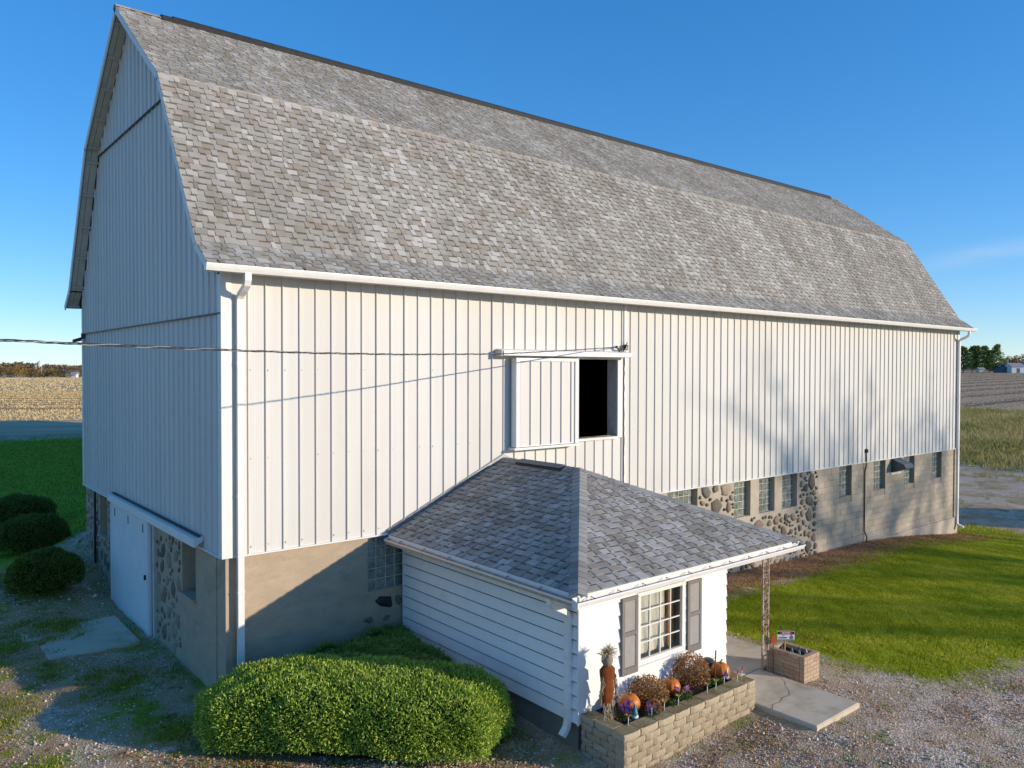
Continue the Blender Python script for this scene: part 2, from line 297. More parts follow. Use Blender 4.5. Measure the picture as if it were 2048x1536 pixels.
M['boxwood'] = toned('dark_boxwood_leaf', [(0, (0.04, 0.06, 0.010)), (0.5, (0.09, 0.13, 0.018)), (1, (0.19, 0.23, 0.03))], 0.6, 0.3, transl=0.2)
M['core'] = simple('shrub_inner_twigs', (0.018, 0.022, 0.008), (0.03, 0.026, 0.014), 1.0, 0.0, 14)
M['grass'] = toned('lawn_blades', [(0, (0.22, 0.28, 0.010)), (0.5, (0.39, 0.44, 0.015)), (0.8, (0.54, 0.53, 0.03)), (1, (0.70, 0.57, 0.16))], 0.6, 0.25, transl=0.35)
M['weeds'] = toned('yard_weeds', [(0, (0.15, 0.19, 0.015)), (0.5, (0.26, 0.30, 0.025)), (0.8, (0.38, 0.36, 0.04)), (1, (0.54, 0.36, 0.12))], 0.7, 0.2, transl=0.3)
M['drygrass'] = toned('dry_grass', [(0, (0.26, 0.26, 0.06)), (0.5, (0.44, 0.36, 0.13)), (1, (0.60, 0.48, 0.23))], 0.8, 0.1, transl=0.3)
M['stubble'] = toned('golden_stubble', [(0, (0.30, 0.19, 0.09)), (0.08, (0.36, 0.23, 0.11)), (0.16, (0.70, 0.50, 0.24)), (0.5, (0.78, 0.57, 0.285)), (1, (0.85, 0.65, 0.35))], 0.8, 0.1, transl=0.3)
M['stubble_r'] = toned('brown_stubble', [(0, (0.16, 0.105, 0.065)), (0.08, (0.18, 0.12, 0.075)), (0.16, (0.46, 0.325, 0.20)), (0.5, (0.56, 0.40, 0.255)), (1, (0.66, 0.50, 0.33))], 0.8, 0.1, transl=0.3)
M['leaves'] = toned('fallen_leaves', [(0, (0.22, 0.095, 0.045)), (0.4, (0.38, 0.18, 0.08)), (0.75, (0.54, 0.31, 0.15)), (1, (0.62, 0.42, 0.22))], 0.85, 0.15, transl=0.15)
M['gravel'] = toned('gravel_stones', [(0, (0.42, 0.325, 0.235)), (0.5, (0.68, 0.55, 0.42)), (0.85, (0.80, 0.68, 0.55)), (1, (0.52, 0.35, 0.23))], 0.9, 0.15, 40, 0.3, 0.005)
M['bark'] = simple('tree_bark', (0.13, 0.10, 0.075), (0.085, 0.065, 0.05), 0.95, 0.05, 9)
M['pine'] = toned('pine_needles', [(0, (0.06, 0.10, 0.04)), (0.5, (0.13, 0.20, 0.06)), (1, (0.34, 0.38, 0.09))], 0.8, 0.15, transl=0.15)
M['autumn'] = toned('autumn_crowns', [(0, (0.16, 0.12, 0.06)), (0.25, (0.24, 0.155, 0.075)), (0.5, (0.36, 0.22, 0.06)), (0.65, (0.30, 0.14, 0.08)), (0.8, (0.17, 0.16, 0.05)), (1, (0.48, 0.31, 0.07))], 0.85, 0.1, transl=0.2)
M['farwood'] = toned('far_woods', [(0, (0.15, 0.11, 0.085)), (0.5, (0.20, 0.135, 0.09)), (1, (0.14, 0.12, 0.085))], 0.9, 0.05)
M['farwhite'] = simple('far_white_paint', (0.72, 0.73, 0.74), None, 0.6, 0.2, 1)
M['farblue'] = simple('far_blue_grey_metal', (0.10, 0.17, 0.21), None, 0.6, 0.2, 1)
M['farroof'] = simple('far_grey_roof', (0.38, 0.37, 0.38), None, 0.7, 0.2, 1)
M['faryellow'] = simple('far_cream_paint', (0.62, 0.52, 0.32), None, 0.7, 0.2, 1)
M['camlens'] = simple('dark_fixture_and_shade', (0.06, 0.065, 0.07), None, 0.5, 0.3, 5)  # also stands in for shade at the gable laps and annex board gaps
M['silo'] = simple('silo_concrete', (0.42, 0.40, 0.37), (0.36, 0.34, 0.31), 0.9, 0.1, 1)

# ------------------------------------------------------------------ terrain
CP = np.array([(0,0,-2.42),(0,2,-2.44),(0,4,-2.38),(0,7.4,-2.36),(0,8.7,-2.08),(0,9.6,-1.74),(0,10.7,-1.36),(0,13,-1.5),(0,20,-1.35),(2,30,-.8),(5,44,-.04),(-1.4,7.9,-1.98),(-1.06,11.7,-1.86),(-.84,15,-1.7),
 (-3,2,-2.36),(-4,8,-2.1),(-3,12,-1.85),(-8,5,-2.25),(-9,16,-1.6),(-15,30,-.8),(3,-5,-2.46),(0,-4,-2.46),(6,-7,-2.42),(0,-9,-2.52),(10,-9,-2.52),(-6,-6,-2.5),(3.4,0,-2.36),(2,-2,-2.42),
 (8.2,-5.5,-2.36),(6.5,-6.95,-2.36),(8.1,-6.9,-2.37),(8.1,-6.0,-2.35),(5.0,-6.0,-2.43),(10,-5,-2.45),(12,-1.2,-2.52),(18.2,0,-2.68),(21.7,0,-2.72),(24.3,0,-2.9),(26.8,0,-3.16),(29.1,0,-3.42),(32,-1.4,-3.46),(39,2,-3.46),(51,6.3,-3.42),(54,7.2,-3.36),
 (20,-6,-2.8),(30,-8,-3.4),(40,-10,-3.5),(15,-7,-2.56),(62,10,-2.85),(72,13,-2.4),(85,18,-2.0),(15,20,-1.4),(30,22,-2.9),(30,11,-3.35),(12,11,-1.6),(112,27,-1.45),(170,48,-.6),(335,120,1.6),
 (38,278,0),(20,120,0),(200,250,.6),(-60,100,0),(-60,-60,-2.6),(60,-60,-3.2),(150,-60,-2.0),(-100,10,-1.6),(330,0,1.2),(100,120,-.2)])
def tps(r2): return np.where(r2 > 1e-9, 0.5*r2*np.log(np.maximum(r2, 1e-9)), 0)
_d = ((CP[:,None,:2]-CP[None,:,:2])**2).sum(-1); _n = len(CP)
_A = np.zeros((_n+3, _n+3)); _A[:_n,:_n] = tps(_d)+np.eye(_n)*0.4; _A[:_n,_n] = 1; _A[:_n,_n+1:] = CP[:,:2]; _A[_n,:_n] = 1; _A[_n+1:,:_n] = CP[:,:2].T
_W = np.linalg.solve(_A, np.concatenate([CP[:,2], [0,0,0]]))
def H(x, y):
    x = np.clip(np.asarray(x, float), -110, 420); y = np.clip(np.asarray(y, float), -70, 320); sh = x.shape; xf = x.ravel(); yf = y.ravel()
    out = np.empty(len(xf))
    for i in range(0, len(xf), 20000):
        a = xf[i:i+20000]; b = yf[i:i+20000]
        r2 = (a[:,None]-CP[None,:,0])**2+(b[:,None]-CP[None,:,1])**2
        out[i:i+20000] = tps(r2)@_W[:_n]+_W[_n]+a*_W[_n+1]+b*_W[_n+2]
    out = np.clip(out, -3.7, 2.2)
    return out.reshape(sh)
def h1(x, y): return float(H(np.array([x]), np.array([y]))[0])
def inpoly(x, y, poly):
    ins = np.zeros(x.shape, bool); n = len(poly)
    for i in range(n):
        x0, y0 = poly[i]; x1, y1 = poly[(i+1) % n]
        c = ((y0 > y) != (y1 > y)); ins ^= c & (x < (x1-x0)*(y-y0)/((y1-y0) if y1 != y0 else 1e-9)+x0)
    return ins
def sdist(x, y, poly):
    d = np.full(x.shape, 1e9); n = len(poly)
    for i in range(n):
        a = np.array(poly[i]); b = np.array(poly[(i+1) % n]); ab = b-a
        t = np.clip(((x-a[0])*ab[0]+(y-a[1])*ab[1])/(ab@ab), 0, 1)
        d = np.minimum(d, np.hypot(x-a[0]-t*ab[0], y-a[1]-t*ab[1]))
    return np.where(inpoly(x, y, poly), d, -d)
LAWN = [(9.4,-2.0),(9.7,-4.6),(10.0,-5.9),(10.3,-7.0),(11.6,-7.3),(12.6,-7.5),(13.8,-7.9),(17,-8.2),(22,-9.5),(30,-11),(31,-6),(30.3,-2.2),(28.8,-1.2),(24,-0.9),(20,-1.2),(15,-1.5),(12,-1.4)]
BACKLAWN = [(0.0,11.5),(-2.6,9.6),(-6,10.5),(-14,9),(-30,14),(-40,34),(40,34),(40,24),(8,11.5)]
LAND = {}
def smooth(d, w): return np.clip(d/w*0.5+0.5, 0, 1)
gx = np.concatenate([[-4000,-2200,-1200,-600,-300,-160,-100,-70,-50,-36,-26,-20,-16,-13,-11], np.arange(-9.5, 34, 0.22), np.arange(34, 60, 0.6), np.arange(60, 130, 3), [135,145,160,180,205,235,270,310,350,400,470,600,900,1500,2600,4500]])
gy = np.concatenate([[-4000,-1500,-600,-250,-120,-70,-45,-30,-22,-18], np.arange(-15.5, 14, 0.22), np.arange(14, 60, 0.8), np.arange(60, 130, 3), [135,150,170,195,225,260,300,350,420,550,800,1300,2300,4500]])
GX, GY = np.meshgrid(gx, gy, indexing='ij'); GZ = H(GX, GY)
near = (np.abs(GX-10) < 30) & (np.abs(GY+1) < 18)
GZ = GZ+np.where(near, rng.normal(0, 0.012, GX.shape), 0)
gm = bpy.data.meshes.new('ground'); nx, ny = len(gx), len(gy)
gm.vertices.add(nx*ny); gm.vertices.foreach_set('co', np.stack([GX, GY, GZ], -1).reshape(-1).astype(np.float32))
ii, jj = np.meshgrid(np.arange(nx-1), np.arange(ny-1), indexing='ij'); q = np.stack([ii*ny+jj, (ii+1)*ny+jj, (ii+1)*ny+jj+1, ii*ny+jj+1], -1).reshape(-1, 4)
gm.loops.add(q.size); gm.loops.foreach_set('vertex_index', q.reshape(-1).astype(np.int32)); gm.polygons.add(len(q)); gm.polygons.foreach_set('loop_start', np.arange(0, q.size, 4, dtype=np.int32))
gm.polygons.foreach_set('use_smooth', np.ones(len(q), bool))
zl = smooth(sdist(GX, GY, LAWN), 0.6); zb = smooth(sdist(GX, GY, BACKLAWN), 1.5)
bank = smooth(GX-54-(GY-7)*0.1, 3.0)*smooth(96-GX, 6)*smooth(GY+40, 10)*smooth(60-GY, 8)
lane = smooth(GY-36, 2.0)*smooth(43.5-GY, 1.5)
fieldL = smooth(GY-42.3, 1.0); fieldR = smooth(GX-99-(GY-25)*0.2, 5)
field = np.maximum(fieldL*smooth(90-GX, 20)+0, fieldR); field = np.maximum(field, smooth(np.hypot(GX, GY)-170, 20))
wallstrip = smooth(GY+1.35, 0.8)*smooth(31-GX, 1.0)*smooth(GX-7, 1)*(GY < 3)
yardz = smooth(3.2-GX-.3*(GY+3), 2.0)*smooth(GY+9, 3)*smooth(14-GY, 3)*(1-zb)
for nm, vv in (('yard', yardz), ('lawn', zl), ('backlawn', zb), ('bank', bank), ('field', field), ('lane', lane), ('wallstrip', wallstrip)):
    a = gm.attributes.new(nm, 'FLOAT', 'POINT'); a.data.foreach_set('value', vv.reshape(-1).astype(np.float32))
gm.update(calc_edges=True)
def ground_mat():
    m, nt, b, P = base('mixed_farmyard_ground', 0.95, 0.08)
    n1 = noise(nt, P, 0.55, 6, 0.62); n2 = noise(nt, P, 2.6, 6, 0.65); n3 = noise(nt, P, 26, 4, 0.7); n4 = noise(nt, P, 90, 2, 0.6)
    vo = nt.nodes.new('ShaderNodeTexVoronoi'); vo.inputs['Scale'].default_value = 32; nt.links.new(P, vo.inputs['Vector'])
    sepc = nt.nodes.new('ShaderNodeSeparateColor'); nt.links.new(vo.outputs['Color'], sepc.inputs[0])
    gravel = ramp(nt, sepc.outputs[0], [(0.0, (0.36, 0.265, 0.18)), (0.45, (0.58, 0.45, 0.325)), (0.85, (0.70, 0.56, 0.43)), (1.0, (0.78, 0.65, 0.52))])
    gravel = lerp_nodes(nt, gravel, (0.38, 0.315, 0.25), thr(nt, n3, 0.55, 0.8))
    dirt = lerp_nodes(nt, (0.36, 0.225, 0.12), (0.50, 0.36, 0.22), thr(nt, n3, 0.35, 0.65))
    leafy = lerp_nodes(nt, (0.31, 0.17, 0.09), (0.50, 0.33, 0.18), thr(nt, n3, 0.4, 0.62))
    green = lerp_nodes(nt, (0.13, 0.17, 0.03), (0.22, 0.26, 0.05), thr(nt, n3, 0.35, 0.65))
    lawn = lerp_nodes(nt, (0.27, 0.31, 0.010), (0.37, 0.40, 0.018), thr(nt, n2, 0.35, 0.65)); lawn = lerp_nodes(nt, lawn, (0.42, 0.36, 0.10), thr(nt, n3, 0.58, 0.72))
    lawn = lerp_nodes(nt, lawn, (0.11, 0.16, 0.01), thr(nt, n4, 0.5, 0.75))
    col = lerp_nodes(nt, gravel, dirt, mul(nt, thr(nt, n1, 0.43, 0.56), 0.85))
    col = lerp_nodes(nt, col, leafy, mul(nt, thr(nt, n2, 0.57, 0.66), 0.85))
    patch = noise(nt, P, 0.9, 6, 0.7)
    col = lerp_nodes(nt, col, green, mul(nt, thr(nt, patch, 0.56, 0.64), 0.9))
    ydirt = lerp_nodes(nt, (0.40, 0.25, 0.13), (0.52, 0.36, 0.21), thr(nt, n3, 0.35, 0.65)); ydirt = lerp_nodes(nt, ydirt, (0.24, 0.27, 0.03), thr(nt, noise(nt, P, 1.3, 6, 0.7), 0.50, 0.58)); ydirt = lerp_nodes(nt, ydirt, (0.26, 0.13, 0.06), thr(nt, noise(nt, P, 2.1, 6, 0.7), 0.58, 0.64))
    col = lerp_nodes(nt, col, ydirt, mul(nt, attr(nt, 'yard'), thr(nt, noise(nt, P, 1.1, 5, 0.65), 0.36, 0.50)))
    def edge(a, nz, lo, hi, k=0.55):
        s = mul(nt, a, mul(nt, mul(nt, nz, 0.5, 'SUBTRACT'), k*2), 'ADD'); return thr(nt, s, lo, hi)
    col = lerp_nodes(nt, col, leafy, edge(attr(nt, 'wallstrip'), n2, 0.45, 0.65))
    col = lerp_nodes(nt, col, lawn, edge(attr(nt, 'lawn'), n2, 0.40, 0.60))
    bl = lerp_nodes(nt, (0.20, 0.28, 0.02), (0.31, 0.38, 0.03), thr(nt, n2, 0.35, 0.65)); bl = lerp_nodes(nt, bl, (0.24, 0.22, 0.09), thr(nt, noise(nt, P, 0.8, 6, 0.65, (0.6, 1.6, 1)), 0.55, 0.7))
    col = lerp_nodes(nt, col, bl, edge(attr(nt, 'backlawn'), n2, 0.4, 0.6))
    bk = lerp_nodes(nt, (0.27, 0.28, 0.06), (0.52, 0.42, 0.18), thr(nt, noise(nt, P, 0.35, 6, 0.7, (0.6, 2, 1)), 0.40, 0.60)); bk = lerp_nodes(nt, bk, (0.15, 0.18, 0.05), thr(nt, noise(nt, P, 0.7, 6, 0.7, (0.5, 2, 1)), 0.56, 0.68))
    col = lerp_nodes(nt, col, bk, edge(attr(nt, 'bank'), n1, 0.35, 0.6, 0.35))
    ln = lerp_nodes(nt, (0.66, 0.48, 0.30), (0.50, 0.36, 0.22), thr(nt, noise(nt, P, 0.5, 4, 0.6, (0.2, 2.5, 1)), 0.4, 0.6))
    col = lerp_nodes(nt, col, ln, edge(attr(nt, 'lane'), n1, 0.4, 0.6, 0.2))
    # crop field: stubble rows along x
    sp = nt.nodes.new('ShaderNodeSeparateXYZ'); nt.links.new(P, sp.inputs[0])
    wob = noise(nt, P, 0.05, 3); yy = mul(nt, sp.outputs[1], mul(nt, wob, 2.0), 'ADD')
    def rows(per, lo, hi):
        s = nt.nodes.new('ShaderNodeMath'); s.operation = 'SINE'; nt.links.new(mul(nt, yy, 2*math.pi/per), s.inputs[0]); return thr(nt, s.outputs[0], lo, hi)
    st = lerp_nodes(nt, (0.72, 0.52, 0.27), (0.60, 0.42, 0.22), thr(nt, noise(nt, P, 0.5, 6, 0.7, (0.25, 2.2, 1)), 0.38, 0.62))
    st = lerp_nodes(nt, st, (0.30, 0.19, 0.10), mul(nt, rows(4.6, 0.55, 0.98), mul(nt, thr(nt, noise(nt, P, 0.09, 5, 0.7, (0.25, 2, 1)), 0.35, 0.55), 0.85)))
    # right of the barn the field is browner ploughed stubble
    br = lerp_nodes(nt, (0.54, 0.385, 0.245), (0.45, 0.31, 0.195), thr(nt, noise(nt, P, 0.4, 6, 0.7, (0.3, 2, 1)), 0.4, 0.6)); br = lerp_nodes(nt, br, (0.17, 0.11, 0.07), mul(nt, rows(9.0, 0.72, 0.98), 0.85))
    st = lerp_nodes(nt, st, br, thr(nt, sp.outputs[0], 75, 110))
    col = lerp_nodes(nt, col, st, edge(attr(nt, 'field'), n1, 0.4, 0.6, 0.2))
    nt.links.new(col, b.inputs['Base Color'])
    hh = mul(nt, vo.outputs['Distance'], mul(nt, n3, 1.2), 'ADD'); bump(nt, b, hh, 0.55, 0.03)
    return m
M['ground'] = ground_mat(); gm.materials.append(M['ground'])
ground = link('ground', gm); tag(ground, 'farmyard ground of gravel, grass and far stubble field', 'ground', kind='structure')

# ================================================================== BARN
L, W = 29.26, 10.70
barn = thing('barn', 'big white gambrel-roofed barn with grey shingles and stone and block foundation', 'barn', (L/2, W/2, -2.6))
HY0, HY1, HZ0, HZ1 = 8.06, 9.40, 1.53, 3.36           # hay opening in x / z
PROF = [(-0.42, 4.795), (0.15, 5.20), (2.215, 8.488), (W/2, 10.82)]
def roofz(y):
    y = min(y, W-y)
    for (a, za), (b, zb_) in zip(PROF, PROF[1:]):
        if y <= b: return za+(zb_-za)*(y-a)/(b-a)
    return PROF[-1][1]
# wall core (wood sheathing behind the steel)
mb = MB()
def wallbox(x0, x1, z0, z1, y0=0.012, y1=0.14): mb.box(x0, x1, y0, y1, z0, z1)
wallbox(0.012, HY0, 0.0, 4.78); wallbox(HY1, L-.012, 0.0, 4.78); wallbox(HY0, HY1, 0.0, HZ0); wallbox(HY0, HY1, HZ1, 4.78)
mb.box(0.012, L-.012, W-.14, W-.012, 0, 4.78)
for xx in (0.012, L-.15):
    pl = [(xx, y, 0.0) for y in (0.14, W-.14)]
    top = [(xx, y, roofz(y)-0.16) for y in (W-.14, W-2.215, W/2, 2.215, 0.14)]
    mb.prism(pl+top, (0.138, 0, 0))
mb.box(0.2, L-.2, 0.2, W-.2, -0.06, 0.0)
wall = mb.build('wall', M['dark_in'], barn)
# -- steel panels, long wall
def panel_mesh(name, z0, z1, w=0.3048, rib=True, tone=0.3):
    p = MB(); h = -0.027
    pr = [(0, 0), (0.008, h), (0.030, h), (0.042, 0), (w, 0)] if rib else [(0, 0), (w, 0)]
    vs = [(x, y, z) for z in (z0, z1) for x, y in pr]; n = len(pr)
    p.add(vs, [(i, i+1, n+i+1, n+i) for i in range(n-1)], tone); return p.mesh(name, M['siding'])
tones = [0.0, 0.3, 0.6, 1.0]
full = [panel_mesh('siding_panel', 0.0, 4.77, tone=t) for t in tones]
lowm = [panel_mesh('siding_panel', 0.0, HZ0, tone=t) for t in tones]; upm = [panel_mesh('siding_panel', HZ1, 4.77, tone=t) for t in tones]
x = 0.41; pi_ = 0
while x < L-0.28:
    k = random.choice((0, 1, 1, 2, 3)) if pi_ % 3 == 0 else k; mw = Matrix.Translation((x, random.uniform(-.002, .002), 0))
    a, b_ = x, x+0.3048
    if b_ <= HY0+.01 or a >= HY1-.01: link('siding_panel', full[k], wall, mw)
    else:
        link('siding_panel', lowm[k], wall, mw); link('siding_panel', upm[k], wall, mw)
        if a < HY0: MB().box(a+.04, HY0, -.003, .01, HZ0, HZ1).build('siding_panel', M['siding'], wall)
        if b_ > HY1: MB().box(HY1, b_, -.003, .01, HZ0, HZ1).build('siding_panel', M['siding'], wall)
    x += 0.3048; pi_ += 1
MB().box(x, L-.14, -.004, .011, 0, 4.77).build('siding_panel', M['siding'], wall)
MB().box(-.03, 0.145, -.032, .010, -.012, 4.77).box(-.032, .010, -.03, .14, -.012, 4.68).build('corner_trim', M['trim'], wall)
MB().box(0.145, 0.41, -.004, .010, 0, 4.77).build('siding_panel', M['siding'], wall)
MB().box(L-.14, L+.03, -.03, .012, -.012, 4.77).box(L-.01, L+.032, .012, .16, -.012, 4.7).build('corner_trim', M['trim'], wall)
MB().box(.16, L-.14, -.042, -.001, -.016, .010).build('base_trim', M['trim'], wall)
MB().box(9.64, 9.73, -.03, -.001, 0.01, 4.76).build('joint_trim', M['trim'], wall)
mb = MB(); r_ = random.Random(3)
for i in range(90):
    xx = 0.46+.3048*i
    for zz in (0.12, 1.6, 3.1):
        if not (HY0-.1 < xx < HY1 and HZ0-.1 < zz < HZ1+.1): mb.box(xx, xx+.012, -.010, .0, zz+r_.uniform(-.02, .02), zz+.018)
mb.build('screw_row', M['galv'], wall)
# -- gable panels: three tiers, each lapping the one below
def gable_panel(y0, y1, zb, zt, off, tone):
    p = MB(); h = -0.028
    pr = [y0, y0+.010, y0+.028, y0+.040]
    pts = [(y0, 0), (y0+.010, h), (y0+.028, h), (y0+.040, 0)]
    for c in (2.215, W/2, W-2.215):
        if y0+.045 < c < y1: pts.append((c, 0))
    pts.append((y1, 0)); vs = []
    tops = [min(zt, roofz(y)-0.13) for y, _ in pts]
    if max(tops) <= zb+.03: return
    for (y, d), z in zip(pts, tops): vs += [(off+d, y, zb), (off+d, y, max(z, zb))]
    p.add(vs, [(2*i, 2*i+1, 2*i+3, 2*i+2) for i in range(len(pts)-1)], tone); p.build('siding_panel', M['siding_g'], wall)
for zb, zt, off in ((0, 4.10, 0.0), (4.05, 8.38, -.028), (8.33, 11, -.056)):
    y = 0.20
    while y < W:
        gable_panel(y, min(y+.3017, W), zb, zt, off, random.choice(tones)); y += .3017
    if zb < 8: MB().box(off-.004, off+.01, .14, .20, zb, min(zt, roofz(.1)-.13)).build('siding_panel', M['siding_g'], wall)
    if zb > 1: MB().box(off-.026, off+.012, max(0.0, 0 if zb < 5 else 2.25), W-(0 if zb < 5 else 2.25), zb-.022, zb-.001).build('lap_shade_strip', M['camlens'], wall)  # dark strip below each upper tier, painted in place of its shadow line
MB().box(-.045, -.002, .01, W+.02, -.016, .010).build('base_trim', M['trim'], wall)
MB().box(-.03, .010, W-.12, W+.03, -.012, 4.7).build('corner_trim', M['trim'], wall)
mb = MB()
for i in range(34):
    for zz in (0.35, 1.5, 2.6, 3.7, 4.9, 5.9, 6.9, 8.0):
        yy = .205+.3017*i+.05
        if zz < roofz(yy)-.4 and r_.random() < .8: mb.box((-.012 if zz < 4 else -.040), (.0 if zz < 4 else -.03), yy, yy+.016, zz, zz+.022)
mb.build('screw_row', M['wire'], wall)
# -- far gable + back siding (plain sheets)
MB().box(L-.008, L, .16, W, 0, 4.78).prism([(L-.008, .16, 4.78), (L-.008, W-.1, 4.78), (L-.008, W-2.215, 8.3), (L-.008, W/2, 10.6), (L-.008, 2.215, 8.3)], (.008, 0, 0)).build('far_gable_sheet', M['siding_g'], wall)
MB().box(0, L, W-.008, W+.002, 0, 4.7).build('back_sheet', M['siding'], wall)
# -- roof deck
XO0, XO1 = -0.35, L+.35
both = PROF+[(W-y, z) for y, z in PROF[-2::-1]]
mb = MB(); T = 0.055
for (ya, za), (yb, zb_) in zip(both, both[1:]):
    d = Vector((0, yb-ya, zb_-za)).normalized(); n = Vector((0, -d.z, d.y))
    a = Vector((XO0, ya, za))-n*.012; b2 = Vector((XO0, yb, zb_))-n*.012
    mb.prism([a, b2, b2-n*T, a-n*T], (XO1-XO0, 0, 0))
roof = mb.build('roof', M['deck'], barn)
# soffit boards under the gable overhang, lookouts, rake trim
for si, (pts) in enumerate((both[:4], both[::-1][:4])):
    for (ya, za), (yb, zb_) in zip(pts, pts[1:]):
        A = Vector((0, ya, za)); B = Vector((0, yb, zb_)); d = (B-A).normalized(); n = Vector((0, -d.z, d.y));
        if n.z < 0: n = -n
        ln = (B-A).length
        for bx0, bx1 in ((XO0+.03, -.215), (-.205, -.064)):
            p0 = A-n*(T+.014)+d*.02; p1 = B-n*(T+.014)-d*.02
            MB().prism([p0+Vector((bx0,0,0)), p1+Vector((bx0,0,0)), p1-n*.02+Vector((bx0,0,0)), p0-n*.02+Vector((bx0,0,0))], (bx1-bx0, 0, 0)).build('soffit_board', M['wood_soffit'], roof)
        s = 0.12
        while s < ln-.1:
            p = A+d*s-n*(T+.035)
            MB().prism([p+Vector((XO0+.03,0,0)), p+d*.045+Vector((XO0+.03,0,0)), p+d*.045-n*.05+Vector((XO0+.03,0,0)), p-n*.05+Vector((XO0+.03,0,0))], (.285, 0, 0)).build('lookout', M['wood_soffit'], roof)
            s += 0.86
        q0 = A+n*.004; q1 = B+n*.004
        MB().prism([q0+Vector((XO0-.022,0,0)), q1+Vector((XO0-.022,0,0)), q1-n*.135+Vector((XO0-.022,0,0)), q0-n*.135+Vector((XO0-.022,0,0))], (.028, 0, 0)).build('rake_trim', M['trim'], roof)
        MB().prism([q0+Vector((XO1,0,0)), q1+Vector((XO1,0,0)), q1-n*.135+Vector((XO1,0,0)), q0-n*.135+Vector((XO1,0,0))], (.028, 0, 0)).build('rake_trim', M['trim'], roof)

# -- shingles ------------------------------------------------------
def clip(poly, region):
    out = poly; n = len(region)
    for i in range(n):
        a = region[i]; b = region[(i+1) % n]; inp = out; out = []
        f = lambda p: (b[0]-a[0])*(p[1]-a[1])-(b[1]-a[1])*(p[0]-a[0])
        for j in range(len(inp)):
            p, q = inp[j], inp[(j+1) % len(inp)]; fp, fq = f(p), f(q)
            if fp >= -1e-9: out.append(p)
            if (fp >= -1e-9) != (fq >= -1e-9):
                t = fp/(fp-fq); out.append((p[0]+(q[0]-p[0])*t, p[1]+(q[1]-p[1])*t))
        if not out: return []
    return out
def area(p): return abs(sum(p[i][0]*p[(i+1) % len(p)][1]-p[(i+1) % len(p)][0]*p[i][1] for i in range(len(p))))/2
WID = [0.08, 0.10, 0.12, 0.15, 0.18, 0.21]
def tabs_for(O, eu, es, region, expo, rs, sheet=0.0):
    O, eu, es = Vector(O), Vector(eu), Vector(es); en = eu.cross(es); res = []
    if en.z < 0: en = -en
    us = [p[0] for p in region]; ss = [p[1] for p in region]; s = min(ss); row = 0
    while s < max(ss)-.02:
        u = min(us)-rs.uniform(0, .3); alt = rs.randrange(2)
        while u < max(us):
            wi = rs.choice(WID); tone = rs.choice((0.05, 0.05, 0.05, 0.05, 0.3, 0.3, 0.3, 0.5, 0.5, 0.5, 0.65, 0.65, 0.78, 0.92, 0.92)); th = 0.023 if alt else 0.010; alt = 1-alt
            rect = [(u+.002, s), (u+wi-.002, s), (u+wi-.002, s+expo*1.12), (u+.002, s+expo*1.12)]
            c = clip(rect, region)
            if len(c) >= 3 and area(c) > 2e-4:
                ctr = O+eu*(u+wi/2)+es*(s+expo/2); vd = CAM-ctr
                vis = area(c)*max(0.02, en.dot(vd.normalized()))/vd.length_squared
                whole = len(c) == 4 and abs(area(c)-area(rect)) < 1e-6
                res.append((vis, c, whole, wi, tone, th, s, u, O, eu, es, en, expo))
            u += wi
        s += expo; row += 1
    return res
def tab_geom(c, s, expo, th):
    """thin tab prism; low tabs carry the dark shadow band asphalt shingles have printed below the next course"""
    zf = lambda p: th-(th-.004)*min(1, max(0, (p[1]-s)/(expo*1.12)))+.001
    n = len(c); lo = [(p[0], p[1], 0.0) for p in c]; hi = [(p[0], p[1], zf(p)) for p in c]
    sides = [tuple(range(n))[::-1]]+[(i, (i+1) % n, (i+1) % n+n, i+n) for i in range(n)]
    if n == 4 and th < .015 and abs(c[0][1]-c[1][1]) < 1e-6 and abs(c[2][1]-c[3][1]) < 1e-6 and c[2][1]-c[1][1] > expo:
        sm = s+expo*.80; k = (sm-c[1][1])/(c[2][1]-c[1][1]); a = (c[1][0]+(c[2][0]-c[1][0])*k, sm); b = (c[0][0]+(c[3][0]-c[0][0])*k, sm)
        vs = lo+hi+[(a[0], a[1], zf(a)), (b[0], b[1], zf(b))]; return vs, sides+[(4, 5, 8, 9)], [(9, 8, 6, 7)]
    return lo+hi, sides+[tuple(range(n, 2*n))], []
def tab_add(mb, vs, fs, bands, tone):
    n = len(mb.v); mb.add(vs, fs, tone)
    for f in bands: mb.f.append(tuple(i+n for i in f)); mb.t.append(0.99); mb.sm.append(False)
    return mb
TABM = {}
def lay(tabs, parent, mat, keep=300):
    tabs.sort(key=lambda t: -t[0]); rest = MB()
    for i, (vis, c, whole, wi, tone, th, s, u, O, eu, es, en, expo) in enumerate(tabs):
        if i < keep:
            mw = Matrix(((eu.x, es.x, en.x, 0), (eu.y, es.y, en.y, 0), (eu.z, es.z, en.z, 0), (0, 0, 0, 1))); org = O+eu*u+es*s
            mw.translation = org
            if whole:
                key = (mat.name, wi, tone, th, round(expo, 4))
                if key not in TABM:
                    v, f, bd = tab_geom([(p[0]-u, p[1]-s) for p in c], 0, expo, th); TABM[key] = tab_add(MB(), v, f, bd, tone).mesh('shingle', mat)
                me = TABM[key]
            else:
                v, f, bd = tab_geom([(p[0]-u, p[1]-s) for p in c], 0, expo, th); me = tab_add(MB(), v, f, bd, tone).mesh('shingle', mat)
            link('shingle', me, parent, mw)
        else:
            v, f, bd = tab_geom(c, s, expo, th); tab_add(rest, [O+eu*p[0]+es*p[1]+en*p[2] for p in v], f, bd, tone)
    o = rest.build('shingles', mat, parent); o['kind'] = 'stuff'
rs = random.Random(11); alltabs = []
